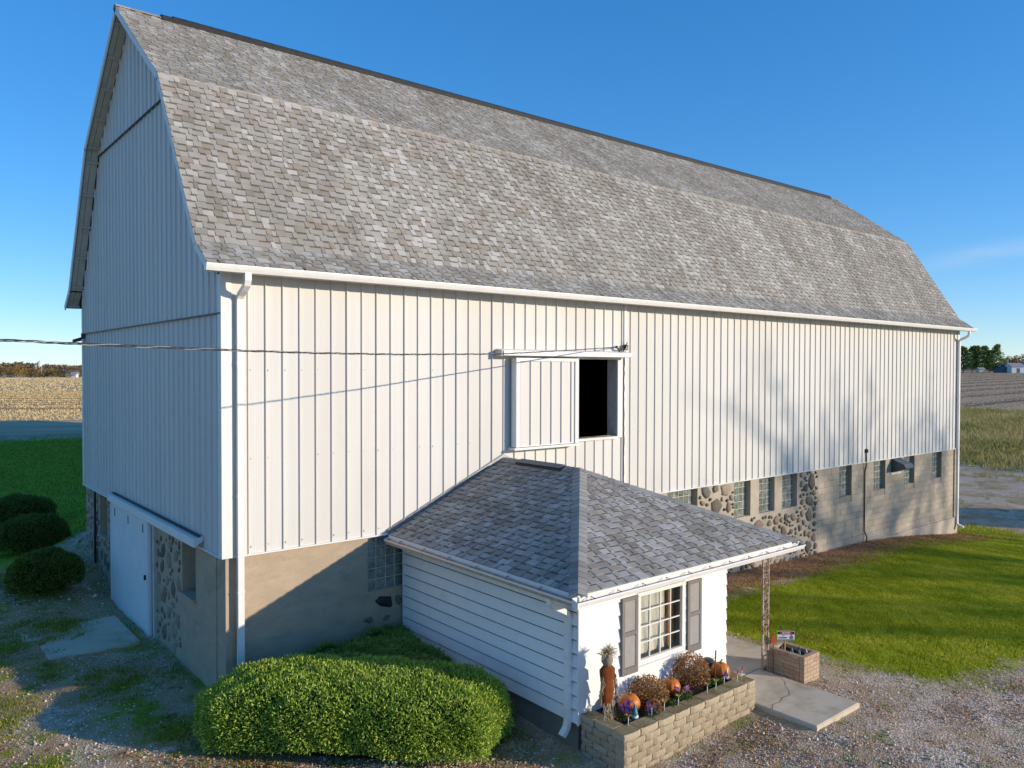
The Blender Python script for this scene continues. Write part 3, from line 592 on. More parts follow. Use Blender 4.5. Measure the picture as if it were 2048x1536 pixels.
for (ya, za), (yb, zb_) in zip(PROF, PROF[1:]):
    d = Vector((0, yb-ya, zb_-za)); ln = d.length; d.normalize()
    alltabs += tabs_for((XO0-.03, ya, za), (1, 0, 0), d, [(0, 0), (XO1-XO0+.06, 0), (XO1-XO0+.06, ln), (0, ln)], ln/round(ln/.143), rs)
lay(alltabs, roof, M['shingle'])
ky, kz = PROF[2]
MB().prism([(XO0-.03, ky-.006, kz+.0), (XO0-.03, ky-.008, kz+.022), (XO0-.03, ky+.02, kz+.036), (XO0-.03, ky+.02, kz+.012)], (XO1-XO0+.06, 0, 0)).build('kink_flashing', M['mortar'], roof)
yr, zr = PROF[3]
mb = MB(); mb.prism([(.55, yr-.165, zr-.10), (.55, yr-.15, zr+.0), (.55, yr, zr+.075), (.55, yr+.15, zr+.0), (.55, yr+.165, zr-.10)], (L-1.0, 0, 0)); mb.build('ridge_vent', M['black'], roof)
x = XO0-.03
while x < XO1:
    lift = .085 if .5 < x < L-.5 else .02
    MB().prism([(x, yr-.13, zr-.075+lift), (x, yr, zr+lift), (x, yr+.13, zr-.075+lift), (x, yr+.13, zr-.063+lift), (x, yr, zr+.014+lift), (x, yr-.13, zr-.063+lift)], (.30, 0, 0.004), rs.choice((.05, .3, .5, .65))).build('ridge_cap', M['black'] if .5 < x < L-.5 else M['shingle'], roof); x += .292
# -- fascia, gutter, downspouts
MB().box(XO0, XO1, -.375, -.345, 4.66, 4.775).build('fascia', M['trim'], roof)
MB().box(XO0+.35, XO1-.35, -.344, .0, 4.735, 4.75).build('eave_soffit', M['wood_soffit'], roof)
def gutter_x(x0, x1, yb, yf, zt, parent, dep=.115, lipdrop=0.0):
    t = .006
    sg_ = 1 if yb > yf else -1; zf = zt-lipdrop
    pr = [(yb, zt), (yb, zt-dep), (yf+.035*sg_, zt-dep), (yf+.012*sg_, zt-dep*.55), (yf, zf-.02), (yf, zf), (yf+.018*sg_, zf)]
    mb = MB()
    inn = [(y+(t if False else 0), z) for y, z in pr]
    vs = [(x0, y, z) for y, z in pr]+[(x1, y, z) for y, z in pr]; n = len(pr); mb.add(vs, [(i, i+1, n+i+1, n+i) for i in range(n-1)])
    for xx in (x0, x1): mb.add([(xx, y, z) for y, z in pr[:6]], [tuple(range(6))])
    g = mb.build('gutter', M['gutter'], parent); g['label'] = 'white eave gutter'
    MB().box(x0+.01, x1-.01, min(yb, yf)+.04, max(yb, yf)-.004, zt-dep+.006, zt-dep+.03).build('gutter_debris', M['gutter_in'], g); return g
g = gutter_x(XO0-.06, XO1+.18, -.378, -.505, 4.785, barn)
mb = MB(); x = -.2
while x < L:
    MB().sweep([(x, -.50, 4.79), (x+.02, -.44, 4.80), (x, -.37, 4.85)], .02, .005, (1, 0, 0)).build('gutter_hanger', M['wire'], g); x += .72
for xc, zend, nm in ((.26, -2.42, 'near'), (29.12, -3.0, 'far')):
    path = [(xc, -.44, 4.68), (xc, -.44, 4.56), (xc, -.41, 4.49), (xc, -.30, 4.42), (xc, -.14, 4.35), (xc, -.085, 4.29), (xc, -.075, 4.2), (xc, -.075, zend)]
    if nm == 'far': path += [(xc+.04, -.14, zend-.06), (xc+.06, -.30, zend-.13)]
    ds = MB().sweep(path, .105, .078, (1, 0, 0)).build('downspout', M['gutter'], barn)
    for zz in (3.2, 1.0, -.6): MB().box(xc-.06, xc+.06, -.119, -.03, zz, zz+.03).build('strap', M['trim'], ds)

# -- hay door and opening
def thr_box(name, mat, par, *b): return MB().box(*b).build(name, mat, par)
od = thr_box('opening_frame', M['trim'], barn, HY1, HY1+.16, -.045, .0, HZ0-.03, HZ1+.06)
thr_box('opening_sill', M['trim'], barn, HY0-.02, HY1, -.06, .14, HZ0-.055, HZ0-.004)
thr_box('opening_jamb', M['wood_soffit'], barn, HY1-.002, HY1+.14, .012, .30, HZ0, HZ1)
thr_box('opening_head', M['trim'], barn, HY0-.02, HY1, -.05, .14, HZ1+.004, HZ1+.06)
mb = MB(); 
for i in range(60): mb.tube([(random.uniform(HY0, HY1), random.uniform(.0, .12), HZ0), (random.uniform(HY0, HY1), random.uniform(0, .12), HZ0+random.uniform(.005, .03))], .004, 4)
mb.build('straw_on_sill', M['stem'], barn)['kind'] = 'stuff'
DX0, DX1, DZ0, DZ1 = 6.08, 7.90, 1.47, 3.37
door = MB().box(DX0, DX1, -.215, -.07, DZ0, DZ1).build('hay_door', M['trim'], barn); door['label'] = 'white ribbed sliding hay door slid half open'
x = DX0+.09; dm = panel_mesh('door_panel', 0, DZ1-DZ0-.09, .3)
for i in range(6): link('door_panel', dm if i < 5 else panel_mesh('door_panel', 0, DZ1-DZ0-.09, DX1-x-.1), door, Matrix.Translation((x, -.2165, DZ0+.03))); x += .3
thr_box('door_edge_trim', M['trim'], door, DX0-.005, DX0+.09, -.245, -.218, DZ0, DZ1); thr_box('door_edge_trim', M['trim'], door, DX1-.10, DX1+.005, -.245, -.218, DZ0, DZ1)
thr_box('door_top_trim', M['trim'], door, DX0+.091, DX1-.101, -.243, -.218, DZ1-.07, DZ1)
thr_box('door_guide', M['trim'], barn, DX0-.05, DX1+.05, -.25, -.01, DZ0-.06, DZ0-.012)
hood = MB().prism([(5.72, -.01, 3.56), (5.72, -.26, 3.52), (5.72, -.27, 3.42), (5.72, -.255, 3.41), (5.72, -.01, 3.50)], (3.92, 0, 0)).build('door_rail_cover', M['trim'], barn)
thr_box('rail_end', M['wood_soffit'], hood, 5.68, 5.72, -.24, -.02, 3.40, 3.54)

# -- service wires at the hay opening
for i, (xx, zz) in enumerate(((9.30, 3.66), (9.62, 3.70))):
    MB().lathe([(0.0, -.03), (.03, -.03), (.04, -.01), (.025, 0), (.04, .012), (.03, .03), (0, .032)], (xx, -.09, zz), 10).tube([(xx, -.09, zz), (xx, .0, zz-.01)], .012, 6).build('insulator', M['camlens'], barn)
mb = MB()
for k in range(7):
    a = Vector((9.30, -.1, 3.66)); b2 = Vector((9.62+random.uniform(-.06, .06), -.06, 3.70+random.uniform(-.1, .06))); mid = (a+b2)/2+Vector((random.uniform(-.1, .1), random.uniform(-.08, 0), random.uniform(-.22, -.02)))
    mb.tube([a, (a+mid)/2+Vector((0, 0, -.03)), mid, (mid+b2)/2+Vector((0, 0, -.03)), b2], .008, 5)
for k in range(4): mb.tube([(9.62, -.09, 3.7), (9.62+random.uniform(-.09, .09), -.1, 3.75+random.uniform(-.05, .05)), (9.6+random.uniform(-.08, .12), -.08, 3.6)], .012, 5)
mb.build('wire_bundle', M['wire'], barn)
mb = MB(); zz = 3.5; pts = []
while zz > 0: pts.append((9.62+random.uniform(-.012, .012), -.045+random.uniform(-.01, .006), zz)); zz -= .12
mb.tube(pts, .010, 5).build('drop_wire', M['wire'], barn)
for zz in np.arange(.1, 3.5, .12): MB().box(9.612, 9.64, -.05, -.028, zz, zz+.018).build('wire_staple', M['wire'], barn) if zz > 1.5 and int(zz*100) % 3 == 0 else None

# -- foundation
FZ = -3.9; FY = 0.035
OPEN = [(2.70, 3.50), (11.34, 12.60), (14.24, 15.04), (15.46, 16.27), (16.67, 17.50), (20.03, 20.85), (22.38, 23.23), (24.66, 25.52), (27.02, 27.88)]
WB = -1.05
def found_section(name, x0, x1, mat, yf=FY, zb=FZ):
    mb = MB(); xs = x0
    for a, b2 in OPEN:
        if a >= x0 and b2 <= x1:
            mb.box(xs, a, yf, .45, zb, -.02); mb.box(a, b2, yf, .45, zb, WB); xs = b2
    mb.box(xs, x1, yf, .45, zb, -.02); return mb.build(name, mat, barn)
f_conc = found_section('concrete_foundation', 0.05, 9.8, M['concrete_tan'])
f_stone = found_section('fieldstone_foundation', 9.8, 18.70, M['mortar'])
f_block = found_section('block_foundation', 18.70, L-.03, M['joint'], FY+.018)
# gable foundation (x = FX plane)
FX = 0.035; GOP = [(1.52, 2.30), (8.25, 9.05)]
mb = MB(); ys = .45
for a, b2 in GOP: mb.box(FX, .45, ys, a, FZ, -.02); mb.box(FX, .45, a, b2, FZ, WB); ys = b2
mb.box(FX, .45, ys, W-.05, FZ, -.02)
f_gab = mb.build('gable_foundation', M['concrete_tan'], barn)
MB().box(.45, L-.4, W-.4, W-.05, FZ, -.02).box(L-.4, L-.05, .45, W-.4, FZ, -.02).build('back_foundation', M['concrete_tan'], barn)
# footing band right
MB().box(21.6, L+.02, -.03, FY+.015, FZ, -2.74).build('footing', M['mortar'], f_block)
# window fills
gbm = MB(); e = .094; i2 = .078
gbm.add([(-e,0,-e),(e,0,-e),(e,0,e),(-e,0,e),(-i2,-.018,-i2),(i2,-.018,-i2),(i2,-.018,i2),(-i2,-.018,i2)], [(4,5,6,7),(0,1,5,4),(1,2,6,5),(2,3,7,6),(3,0,4,7),(3,2,1,0)])
GBM = gbm.mesh('glass_block', M['glassblock'])
def gwin(a, b2, yd, label):
    nc = max(1, round((b2-a)/.2)); nr = 5; cw = (b2-a)/nc; ch = (-.02-WB)/nr; mb = MB().box(a+.001, b2-.001, yd, yd+.03, WB+.001, -.021)
    for i in range(nc+1): mb.box(max(a+.001, a+cw*i-.007), min(b2-.001, a+cw*i+.007), yd-.024, yd-.0005, WB+.001, -.021)
    for j in range(nr+1): mb.box(a+.001, b2-.001, yd-.023, yd-.0008, max(WB+.0015, WB+ch*j-.007), min(-.0215, WB+ch*j+.007))
    win = mb.build('window', M['gb_frame'], barn); win['label'] = label
    for i in range(nc):
        for j in range(nr):
            link('glass_block', GBM, win, Matrix.Translation((a+cw*(i+.5), yd-.001, WB+ch*(j+.5)))@Matrix.Diagonal((cw/.2, 1, ch/.2, 1)))
for k, (a, b2) in enumerate(OPEN): gwin(a, b2, .10 if k == 0 else .20, 'glass block window in the foundation')
for a, b2 in GOP:
    win = MB().box(.30, .33, a+.001, b2-.001, WB+.001, -.021).build('window', M['gb_frame'], barn); nc = 4; cw = (b2-a)/nc; ch = (-.02-WB)/5
    for i in range(nc):
        for j in range(5): link('glass_block', GBM, win, Matrix.Translation((.299, a+cw*(i+.5), WB+ch*(j+.5)))@Matrix.Rotation(-math.pi/2, 4, 'Z'))
    thr_box('window_sill', M['concrete_tan'], f_gab, -.02, .30, a-.03, b2+.03, WB-.06, WB-.001)
# field stones
def stone(P, eu, rx, rz, par, rnd, mat, out=.03, n=9, tone=None):
    eu = Vector(eu); ez = Vector((0, 0, 1)); en = Vector((0, -1, 0)) if abs(eu.x) > .5 else Vector((-1, 0, 0)); vs = []; rot = rnd.uniform(-.7, .7)
    ring = []
    for k in range(n):
        an = 2*math.pi*k/n+rnd.uniform(-.2, .2); r = rnd.uniform(.68, 1.14); u, v = math.cos(an)*rx*r, math.sin(an)*rz*r
        ring.append((u*math.cos(rot)-v*math.sin(rot), u*math.sin(rot)+v*math.cos(rot)))
    P = Vector(P)
    for sc, d in ((1.0, -.006), (.93, out*.55), (.6, out)): vs += [P+eu*(u*sc)+ez*(v*sc)+en*(d+rnd.uniform(-.003, .003)) for u, v in ring]
    vs.append(P+en*(out*rnd.uniform(.9, 1.15))); fs = []
    for q_ in range(2):
        for k in range(n): fs.append((q_*n+k, q_*n+(k+1) % n, (q_+1)*n+(k+1) % n, (q_+1)*n+k))
    fs += [(2*n+k, 2*n+(k+1) % n, 3*n) for k in range(n)]
    t = rnd.random() if tone is None else tone
    mb = MB(); mb.add(vs, fs, t, True); o = mb.build('stone', mat, par); return o
rnd = random.Random(5); placed = []
def scatter_stones(n, x0, x1, z0, z1, r0, r1, par, wallf, avoid=(), tries=6000):
    c = 0
    for _ in range(tries):
        if c >= n: break
        x = rnd.uniform(x0, x1); z = rnd.uniform(z0, z1); rx = rnd.uniform(r0, r1); rz = rx*rnd.uniform(.7, 1.25)
        if any(a-rx*.9 < x < b2+rx*.9 and z+rz > za for a, b2, za in avoid): continue
        if any((x-px)**2/((rx+pr)**2)+(z-pz)**2/((rz+pq)**2) < 1.0 for px, pz, pr, pq in placed): continue
        if x-rx < x0 or x+rx > x1: continue
        placed.append((x, z, rx*1.06, rz*1.06)); wallf(x, z, rx, rz, par); c += 1
lw = lambda x, z, rx, rz, par: stone((x, FY, z), (1, 0, 0), rx, rz, par, rnd, M['stone'], .05)
av = [(a, b2, WB-.08) for a, b2 in OPEN]+[(15.04, 17.6, WB-.05)]
scatter_stones(34, 10.3, 18.68, -2.55, -.12, .17, .25, f_stone, lw, av, 20000); scatter_stones(110, 10.3, 18.68, -2.7, -.1, .09, .15, f_stone, lw, av, 20000); scatter_stones(150, 10.3, 18.68, -2.75, -.07, .04, .07, f_stone, lw, av, 20000)
placed = []
gw = lambda y, z, rx, rz, par: stone((FX, y, z), (0, -1, 0), rx*.9, rz*1.15, par, rnd, M['stone'], .022)
avg = [(a, b2, WB-.1) for a, b2 in GOP]+[(4.0, 7.5, -3)]
scatter_stones(16, 2.35, 4.0, -2.3, -.3, .11, .18, f_gab, gw, avg); scatter_stones(40, 2.35, 4.0, -2.3, -.1, .04, .08, f_gab, gw, avg); scatter_stones(26, 7.4, 10.6, -2.1, -.1, .11, .18, f_gab, gw, avg); scatter_stones(60, 7.4, 10.6, -2.1, -.1, .04, .08, f_gab, gw, avg)
o = stone((3.07, FY, -1.30), (1, 0, 0), .22, .13, f_conc, rnd, M['stone_black'], .05, 14); o['label'] = 'black boulder set in the foundation'
stone((3.36, FY, -1.32), (1, 0, 0), .08, .11, f_conc, rnd, M['stone'], .04, 9, .25)
for k in range(4): stone((rnd.uniform(2.6, 3.5), FY, rnd.uniform(-1.9, -1.5)), (1, 0, 0), rnd.uniform(.04, .11), rnd.uniform(.04, .09), f_conc, rnd, M['stone'], .02, 8)
# concrete blocks
blk = []
BW, BH = .405, .203; r_ = random.Random(9)
bmesh_ = [MB().box(.004, BW-.004, 0, .03, .004, BH-.004, t).mesh('concrete_block', M['block']) for t in (0, .25, .5, .8)]
row = 0; z = -.03-BH; restb = MB(); cand = []
while z > -3.4:
    x = 18.71-(BW/2 if row % 2 else 0)
    while x < L-.04:
        a, b2 = max(x, 18.705), min(x+BW, L-.035); segs = [(a, b2)]
        if z+BH > WB:
            for wa, wb in OPEN:
                ns = []
                for sa, sb in segs:
                    if wb <= sa or wa >= sb: ns.append((sa, sb))
                    else:
                        if wa-sa > .03: ns.append((sa, wa))
                        if sb-wb > .03: ns.append((wb, sb))
                segs = ns
        for sa, sb in segs: cand.append((sa, sb, z))
        x += BW
    z -= BH; row += 1
cand.sort(key=lambda c: (Vector((c[0], 0, c[2]))-CAM).length+(50 if c[2] < -3.0 else 0)); 
for i, (sa, sb, z) in enumerate(cand):
    if i < 300:
        if abs(sb-sa-BW) < 1e-4: link('concrete_block', r_.choice(bmesh_), f_block, Matrix.Translation((sa, FY-.002+r_.uniform(-.002, .002), z)))
        else: MB().box(sa+.004, sb-.004, FY-.002, FY+.03, z+.004, z+BH-.004, r_.random()*.8).build('concrete_block', M['block'], f_block)
    else: restb.box(sa+.004, sb-.004, FY-.002, FY+.03, z+.004, z+BH-.004, r_.random()*.8)
if restb.f: restb.build('concrete_blocks', M['block'], f_block)['kind'] = 'stuff'
# -- conduit, hood, corner light on barn
MB().tube([(21.72, -.02, .35), (21.72, -.03, .05), (21.70, -.03, -.15), (21.68, .0, -.3), (21.68, .0, -2.35), (21.74, -.06, -2.55), (21.72, -.05, -3.0)], .022, 8).lathe([(0, -.06), (.06, -.06), (.07, 0), (.06, .06), (0, .07)], (21.72, -.02, .38), 10).build('conduit', M['wire'], barn)
hx0, hx1 = 23.65, 24.30
mb = MB(); mb.prism([(hx0, .03, -.02), (hx0, -.42, -.20), (hx0, -.50, -.33), (hx0, -.36, -.40), (hx0, .03, -.52)], (hx1-hx0, 0, 0)); hd = mb.build('exhaust_hood', M['hood'], barn); hd['label'] = 'dark sheet-metal exhaust hood'
MB().box(hx0-.03, hx1+.03, .0, .03, -.60, -.53).build('hood_flange', M['trim'], hd)
MB().box(-.10, -.03, W-.35, W-.25, 3.9, 4.05).prism([(-.1, W-.36, 3.95), (-.3, W-.36, 3.88), (-.3, W-.36, 3.80), (-.1, W-.36, 3.85)], (0, .12, 0)).build('flood_light', M['camlens'], barn)
MB().tube([(-.03, 9.28, -.02), (-.03, 9.28, -1.9)], .03, 8).build('drain_pipe', M['wire'], barn)
# -- gable sliding door
gd = MB().box(-.09, -.03, 4.12, 7.36, -2.42, -.03).build('sliding_door', M['door_white'], barn); gd['label'] = 'plain white sliding door'
for y in (4.16, 7.26): thr_box('door_edge', M['door_white'], gd, -.102, -.091, y, y+.06, -2.42, -.03)
for yy in (4.5, 5.7, 6.9): MB().box(-.10, -.09, yy, yy+.03, -.30, -.12).build('door_bolt', M['wire'], gd)
MB().box(-.13, -.09, 4.30, 4.34, -1.25, -1.15).build('door_pull', M['wire'], gd)
rc = MB().prism([(-.01, .95, .20), (-.17, .95, .17), (-.18, .95, .03), (-.16, .95, .02), (-.01, .95, .13)], (0, 6.3, 0)).build('door_rail_cover', M['trim'], barn)
thr_box('rail_shadow_strip', M['wire'], rc, -.10, -.046, .97, 7.2, .205, .222)  # solid black bar drawn as a shadow line over the rail cover
thr_box('door_post', M['wood_soffit'], barn, -.03, .034, 3.95, 4.08, -2.4, -.03)

# ================================================================== ANNEX
AX0, AX1, AY = 3.445, 7.00, -4.84
EX0, EX1, EY, EZ = 3.10, 8.70, -5.18, -0.015
RX, RYE, RZ = 5.90, -2.34, 1.235
annex = thing('annex', 'small white lap-sided annex with hipped grey shingle roof against the barn', 'building', (5.9, -2.6, -2.4))
mb = MB(); mb.box(AX0+.015, AX1-.015, AY+.015, AY+.1, -2.04, -.30) if False else None
WX0, WX1, WZ0, WZ1 = 4.76, 5.775, -1.40, -.40
mb = MB()
mb.box(AX0+.02, AX0+.12, AY+.02, -.02, -2.04, -.17); mb.box(AX1-.12, AX1-.02, AY+.02, -.02, -2.04, -.17)
mb.box(AX0+.12, WX0, AY+.02, AY+.12, -2.04, -.17); mb.box(WX1, AX1-.12, AY+.02, AY+.12, -2.04, -.17); mb.box(WX0, WX1, AY+.02, AY+.12, -2.04, WZ0); mb.box(WX0, WX1, AY+.02, AY+.12, WZ1, -.17)
mb.box(AX0+.12, AX1-.12, AY+.12, -.05, -2.06, -2.02)
awall = mb.build('wall', M['camlens'], annex)
MB().box(AX0+.05, AX1-.05, AY+.05, -.02, -2.9, -2.04).build('foundation', M['found_blk'], annex)
# lap boards
def lap(name, p0, p1, nrm, z, hgt, tone=.2, gap=.020):  # side-wall gap bares the dark core, imitating the shadow line under each board
    p0, p1, n = Vector(p0), Vector(p1), Vector(nrm)
    prof = [n*.006+Vector((0,0,hgt-gap)), n*.032+Vector((0,0,.010)), n*.020+Vector((0,0,.006)), n*(-.012)+Vector((0,0,.010)), n*(-.012)+Vector((0,0,hgt-gap))]
    return MB().prism([p0+q_+Vector((0,0,z)) for q_ in prof], p1-p0).build(name, M['lap'], awall)
HB = .204; z = -2.04
while z < -.19:
    hh = min(HB, -.185-z)
    lap('lap_board', (AX0, AY-.012, 0), (AX0, -.03, 0), (-1, 0, 0), z, hh)
    lap('lap_board', (AX1, AY-.012, 0), (AX1, -.03, 0), (1, 0, 0), z, hh)
    segs = [(AX0-.006, AX1+.006)]
    if z+hh > WZ0-.13: segs = [(AX0-.006, WX0-.09), (WX1+.09, AX1+.006)]
    for a, b2 in segs: lap('lap_board', (a, AY, 0), (b2, AY, 0), (0, -1, 0), z, hh, gap=.001)
    z += HB
MB().box(AX0-.03, AX0-.002, AY-.03, AY+.0, -2.05, -.19).build('corner_bead', M['trim'], awall)
MB().box(AX0-.026, AX0-.004, -.055, -.02, -2.05, -.19).build('corner_bead', M['trim'], awall)
# window
win = MB().box(WX0-.085, WX0-.002, AY-.035, AY+.05, WZ0-.085, WZ1+.06).box(WX1+.002, WX1+.085, AY-.035, AY+.05, WZ0-.085, WZ1+.06).box(WX0-.002, WX1+.002, AY-.033, AY+.05, WZ0-.085, WZ0).box(WX0-.002, WX1+.002, AY-.033, AY+.05, WZ1, WZ1+.06).build('window', M['trim'], annex); win['label'] = 'white framed sixteen-pane window between taupe shutters'
MB().box(WX0-.09, WX1+.09, AY-.014, AY+.02, WZ0-.32, WZ0-.088).build('apron', M['lap'], win)
MB().box(WX0-.12, WX1+.12, AY-.055, AY-.0345, WZ0-.125, WZ0-.087).build('sill', M['trim'], win)
cw = (WX1-WX0)/4; ch = (WZ1-WZ0)/4
for i in range(1, 4): MB().box(WX0+cw*i-.009, WX0+cw*i+.009, AY+.0, AY+.022, WZ0, WZ1).build('muntin', M['trim'], win)
for j in range(1, 4): MB().box(WX0, WX1, AY+.001, AY+.021, WZ0+ch*j-.009, WZ0+ch*j+.009).build('muntin', M['trim'], win)
pm = MB().box(.009, cw-.009, 0, .004, .009, ch-.009).mesh('pane', M['glass'])
for i in range(4):
    for j in range(4): link('pane', pm, win, Matrix.Translation((WX0+cw*i, AY+.009, WZ0+ch*j)))
mb = MB(); n = 40; vs = []
for k in range(n+1):
    u = k/n; 
    for zt in np.linspace(0, 1, 8):
        zz = WZ0-.06+(WZ1-WZ0+.06)*zt; xr = WX0+.80+.16*(1-zt)**2.2; xx = WX0-.05+(xr-WX0+.05)*u
        vs.append((xx, AY+.17+.018*math.sin(u*22)+.006*math.sin(u*51+zt*3), zz))
mb.add(vs, [(k*8+j, (k+1)*8+j, (k+1)*8+j+1, k*8+j+1) for k in range(n) for j in range(7)], .5, True); mb.build('curtain', M['curtain'], win)
MB().box(WX1-.16, WX1-.02, AY+.125, AY+.20, WZ0, WZ1).build('inner_jamb', M['jamb_wood'], win)
MB().box(AX0+.3, AX1-.3, AY+.85, AY+.9, -2.0, -.2).build('inner_partition', M['shutter'], awall)
# shutters
for sx0, sx1, nm in ((4.315, 4.672, 'left'), (5.895, 6.255, 'right')):
    z0, z1 = -1.545, -.355; y0, y1 = AY-.062, AY-.026
    sh = MB().box(sx0, sx0+.055, y0, y1, z0, z1).box(sx1-.055, sx1, y0, y1, z0, z1).box(sx0+.055, sx1-.055, y0+.001, y1, z0, z0+.11).box(sx0+.055, sx1-.055, y0+.001, y1, z1-.06, z1).box(sx0+.055, sx1-.055, y0+.001, y1, -.95, -.885).box(sx0+.05, sx1-.05, y1-.008, y1-.002, z0+.1, z1-.05).build('shutter', M['shutter'], annex)
    sh['label'] = 'taupe louvred shutter'
    sm = MB().prism([(0, 0, 0), (0, -.016, -.012), (0, -.018, -.008), (0, -.002, .012)], (sx1-sx0-.112, 0, 0)).mesh('slat', M['louver'])
    for za, zb_ in ((z0+.115, -.955), (-.88, z1-.065)):
        z = za+.014
        while z < zb_: link('slat', sm, sh, Matrix.Translation((sx0+.056, y0+.021, z))); z += .0275
    for xx in (sx0+.02, sx1-.028):
        for zz in (z0+.05, z1-.03): MB().box(xx, xx+.008, y0-.003, y0, zz, zz+.008).build('screw', M['rod'], sh)
# roof
mb = MB(); c = [Vector((EX0, 0.02, EZ)), Vector((EX0, EY, EZ)), Vector((EX1, EY, EZ)), Vector((EX1, .02, EZ)), Vector((RX, RYE, RZ)), Vector((RX, .02, RZ))]
lo = [p-Vector((0, 0, .05)) for p in c]; dn = Vector((0, 0, -.014)); c = [p+dn for p in c]
mb.add(c+lo, [(0, 1, 4, 5), (1, 2, 4), (2, 3, 5, 4), (6, 7, 8, 9)[::-1], (0, 6, 7, 1), (1, 7, 8, 2), (2, 8, 9, 3)])
aroof = mb.build('roof', M['deck'], annex)
MB().box(EX0+.05, AX0-.001, EY+.05, -.02, -.20, -.185).box(AX0-.001, EX1-.05, EY+.05, AY-.001, -.20, -.185).box(AX1+.001, EX1-.05, AY-.001, -.02, -.20, -.185).build('soffit', M['trim'], aroof)
MB().box(EX0+.012, EX0+.05, EY+.012, -.02, -.205, EZ-.055).box(EX0+.05, EX1, EY+.012, EY+.05, -.205, EZ-.055).box(EX1-.05, EX1-.012, EY+.05, -.02, -.205, EZ-.055).build('fascia', M['trim'], aroof)
dl = Vector((RX-EX0, 0, RZ-EZ)); ll = dl.length; dl.normalize(); df = Vector((0, RYE-EY, RZ-EZ)); lf = df.length; df.normalize()
tb = []
# left slope: u runs along -y (from barn wall to front)
tb += tabs_for((EX0, 0, EZ), (0, -1, 0), dl, [(0, 0), (0, ll), (-RYE, ll), (-EY, 0)][::-1], ll/round(ll/.143), rs)
tb += tabs_for((EX0, EY, EZ), (1, 0, 0), df, [(0, 0), (EX1-EX0, 0), (RX-EX0, lf)], lf/round(lf/.143), rs)
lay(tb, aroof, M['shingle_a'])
dr = Vector((RX-EX1, 0, RZ-EZ)).normalized(); rest = MB()
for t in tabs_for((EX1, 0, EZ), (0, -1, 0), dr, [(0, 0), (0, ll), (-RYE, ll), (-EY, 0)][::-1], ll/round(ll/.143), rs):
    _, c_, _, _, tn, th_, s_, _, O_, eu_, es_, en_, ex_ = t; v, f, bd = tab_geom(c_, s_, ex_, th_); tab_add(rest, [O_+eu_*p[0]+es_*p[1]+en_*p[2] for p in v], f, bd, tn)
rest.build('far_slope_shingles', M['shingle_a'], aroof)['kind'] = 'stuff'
def caps(A, B, w1, w2, nm):
    A, B = Vector(A), Vector(B); d = (B-A); ln = d.length; d.normalize(); s = 0; up = Vector((0, 0, 1))
    while s < ln-.03:
        p0 = A+d*s+up*.028; p1 = A+d*min(s+.19, ln)+up*.016; t = rs.choice((.05, .05, .3, .5)); w1v, w2v = Vector(w1), Vector(w2)
        vs = [p0+w1v*.14, p0+up*.012, p0+w2v*.14, p1+w1v*.14, p1+up*.006, p1+w2v*.14]; lo_ = [v-up*.018 for v in vs]
        mb = MB(); mb.add(vs+lo_, [(0, 1, 4, 3), (1, 2, 5, 4), (0, 6, 7, 1), (1, 7, 8, 2), (0, 3, 9, 6), (2, 8, 11, 5), (6, 9, 10, 7), (7, 10, 11, 8)], t); mb.build(nm, M['shingle_a'], aroof); s += .145
hipd = (Vector((RX, RYE, RZ))-Vector((EX0, EY, EZ))).normalized()
def wing(nrm, d, toward):
    n = Vector(nrm).normalized(); wv = n.cross(d).normalized(); return wv if wv.dot(Vector(toward)) > 0 else -wv
nl = Vector((-(RZ-EZ), 0, RX-EX0)); nf = Vector((0, -(RZ-EZ), RYE-EY))
caps((EX0, EY, EZ), (RX, RYE, RZ), wing(nl, hipd, (0, 1, 0)), wing(nf, hipd, (1, 0, 0)), 'hip_cap')
hipr = (Vector((RX, RYE, RZ))-Vector((EX1, EY, EZ))).normalized()
nr = Vector(((RZ-EZ), 0, EX1-RX))
caps((EX1, EY, EZ), (RX, RYE, RZ), wing(nf, hipr, (-1, 0, 0)), wing(nr, hipr, (0, 1, 0)), 'hip_cap')
caps((RX, RYE-.02, RZ), (RX, 0, RZ), Vector((-1, 0, -.45)).normalized(), Vector((1, 0, -.45)).normalized(), 'ridge_cap')
MB().prism([(RX-.17, -1.95, RZ-.08), (RX-.15, -1.95, RZ-.022), (RX, -1.95, RZ+.04), (RX+.15, -1.95, RZ-.022), (RX+.17, -1.95, RZ-.08)], (0, 1.35, 0)).build('roof_vent', M['black'], aroof)
MB().prism([(RX-.14, -1.92, RZ-.006), (RX, -1.92, RZ+.055), (RX+.14, -1.92, RZ-.006), (RX, -1.92, RZ+.042)], (0, 1.29, 0), .3).build('vent_cap', M['shingle_a'], aroof)
# wall flashing where the roof meets the barn
for a, b2 in (((EX0-.02, EZ), (RX, RZ)), ((RX, RZ), (EX1, EZ))):
    MB().prism([(a[0], -.045, a[1]+.0), (b2[0], -.045, b2[1]+.0), (b2[0], -.045, b2[1]+.10), (a[0], -.045, a[1]+.10)], (0, .012, 0)).build('step_flashing', M['galv'], aroof)
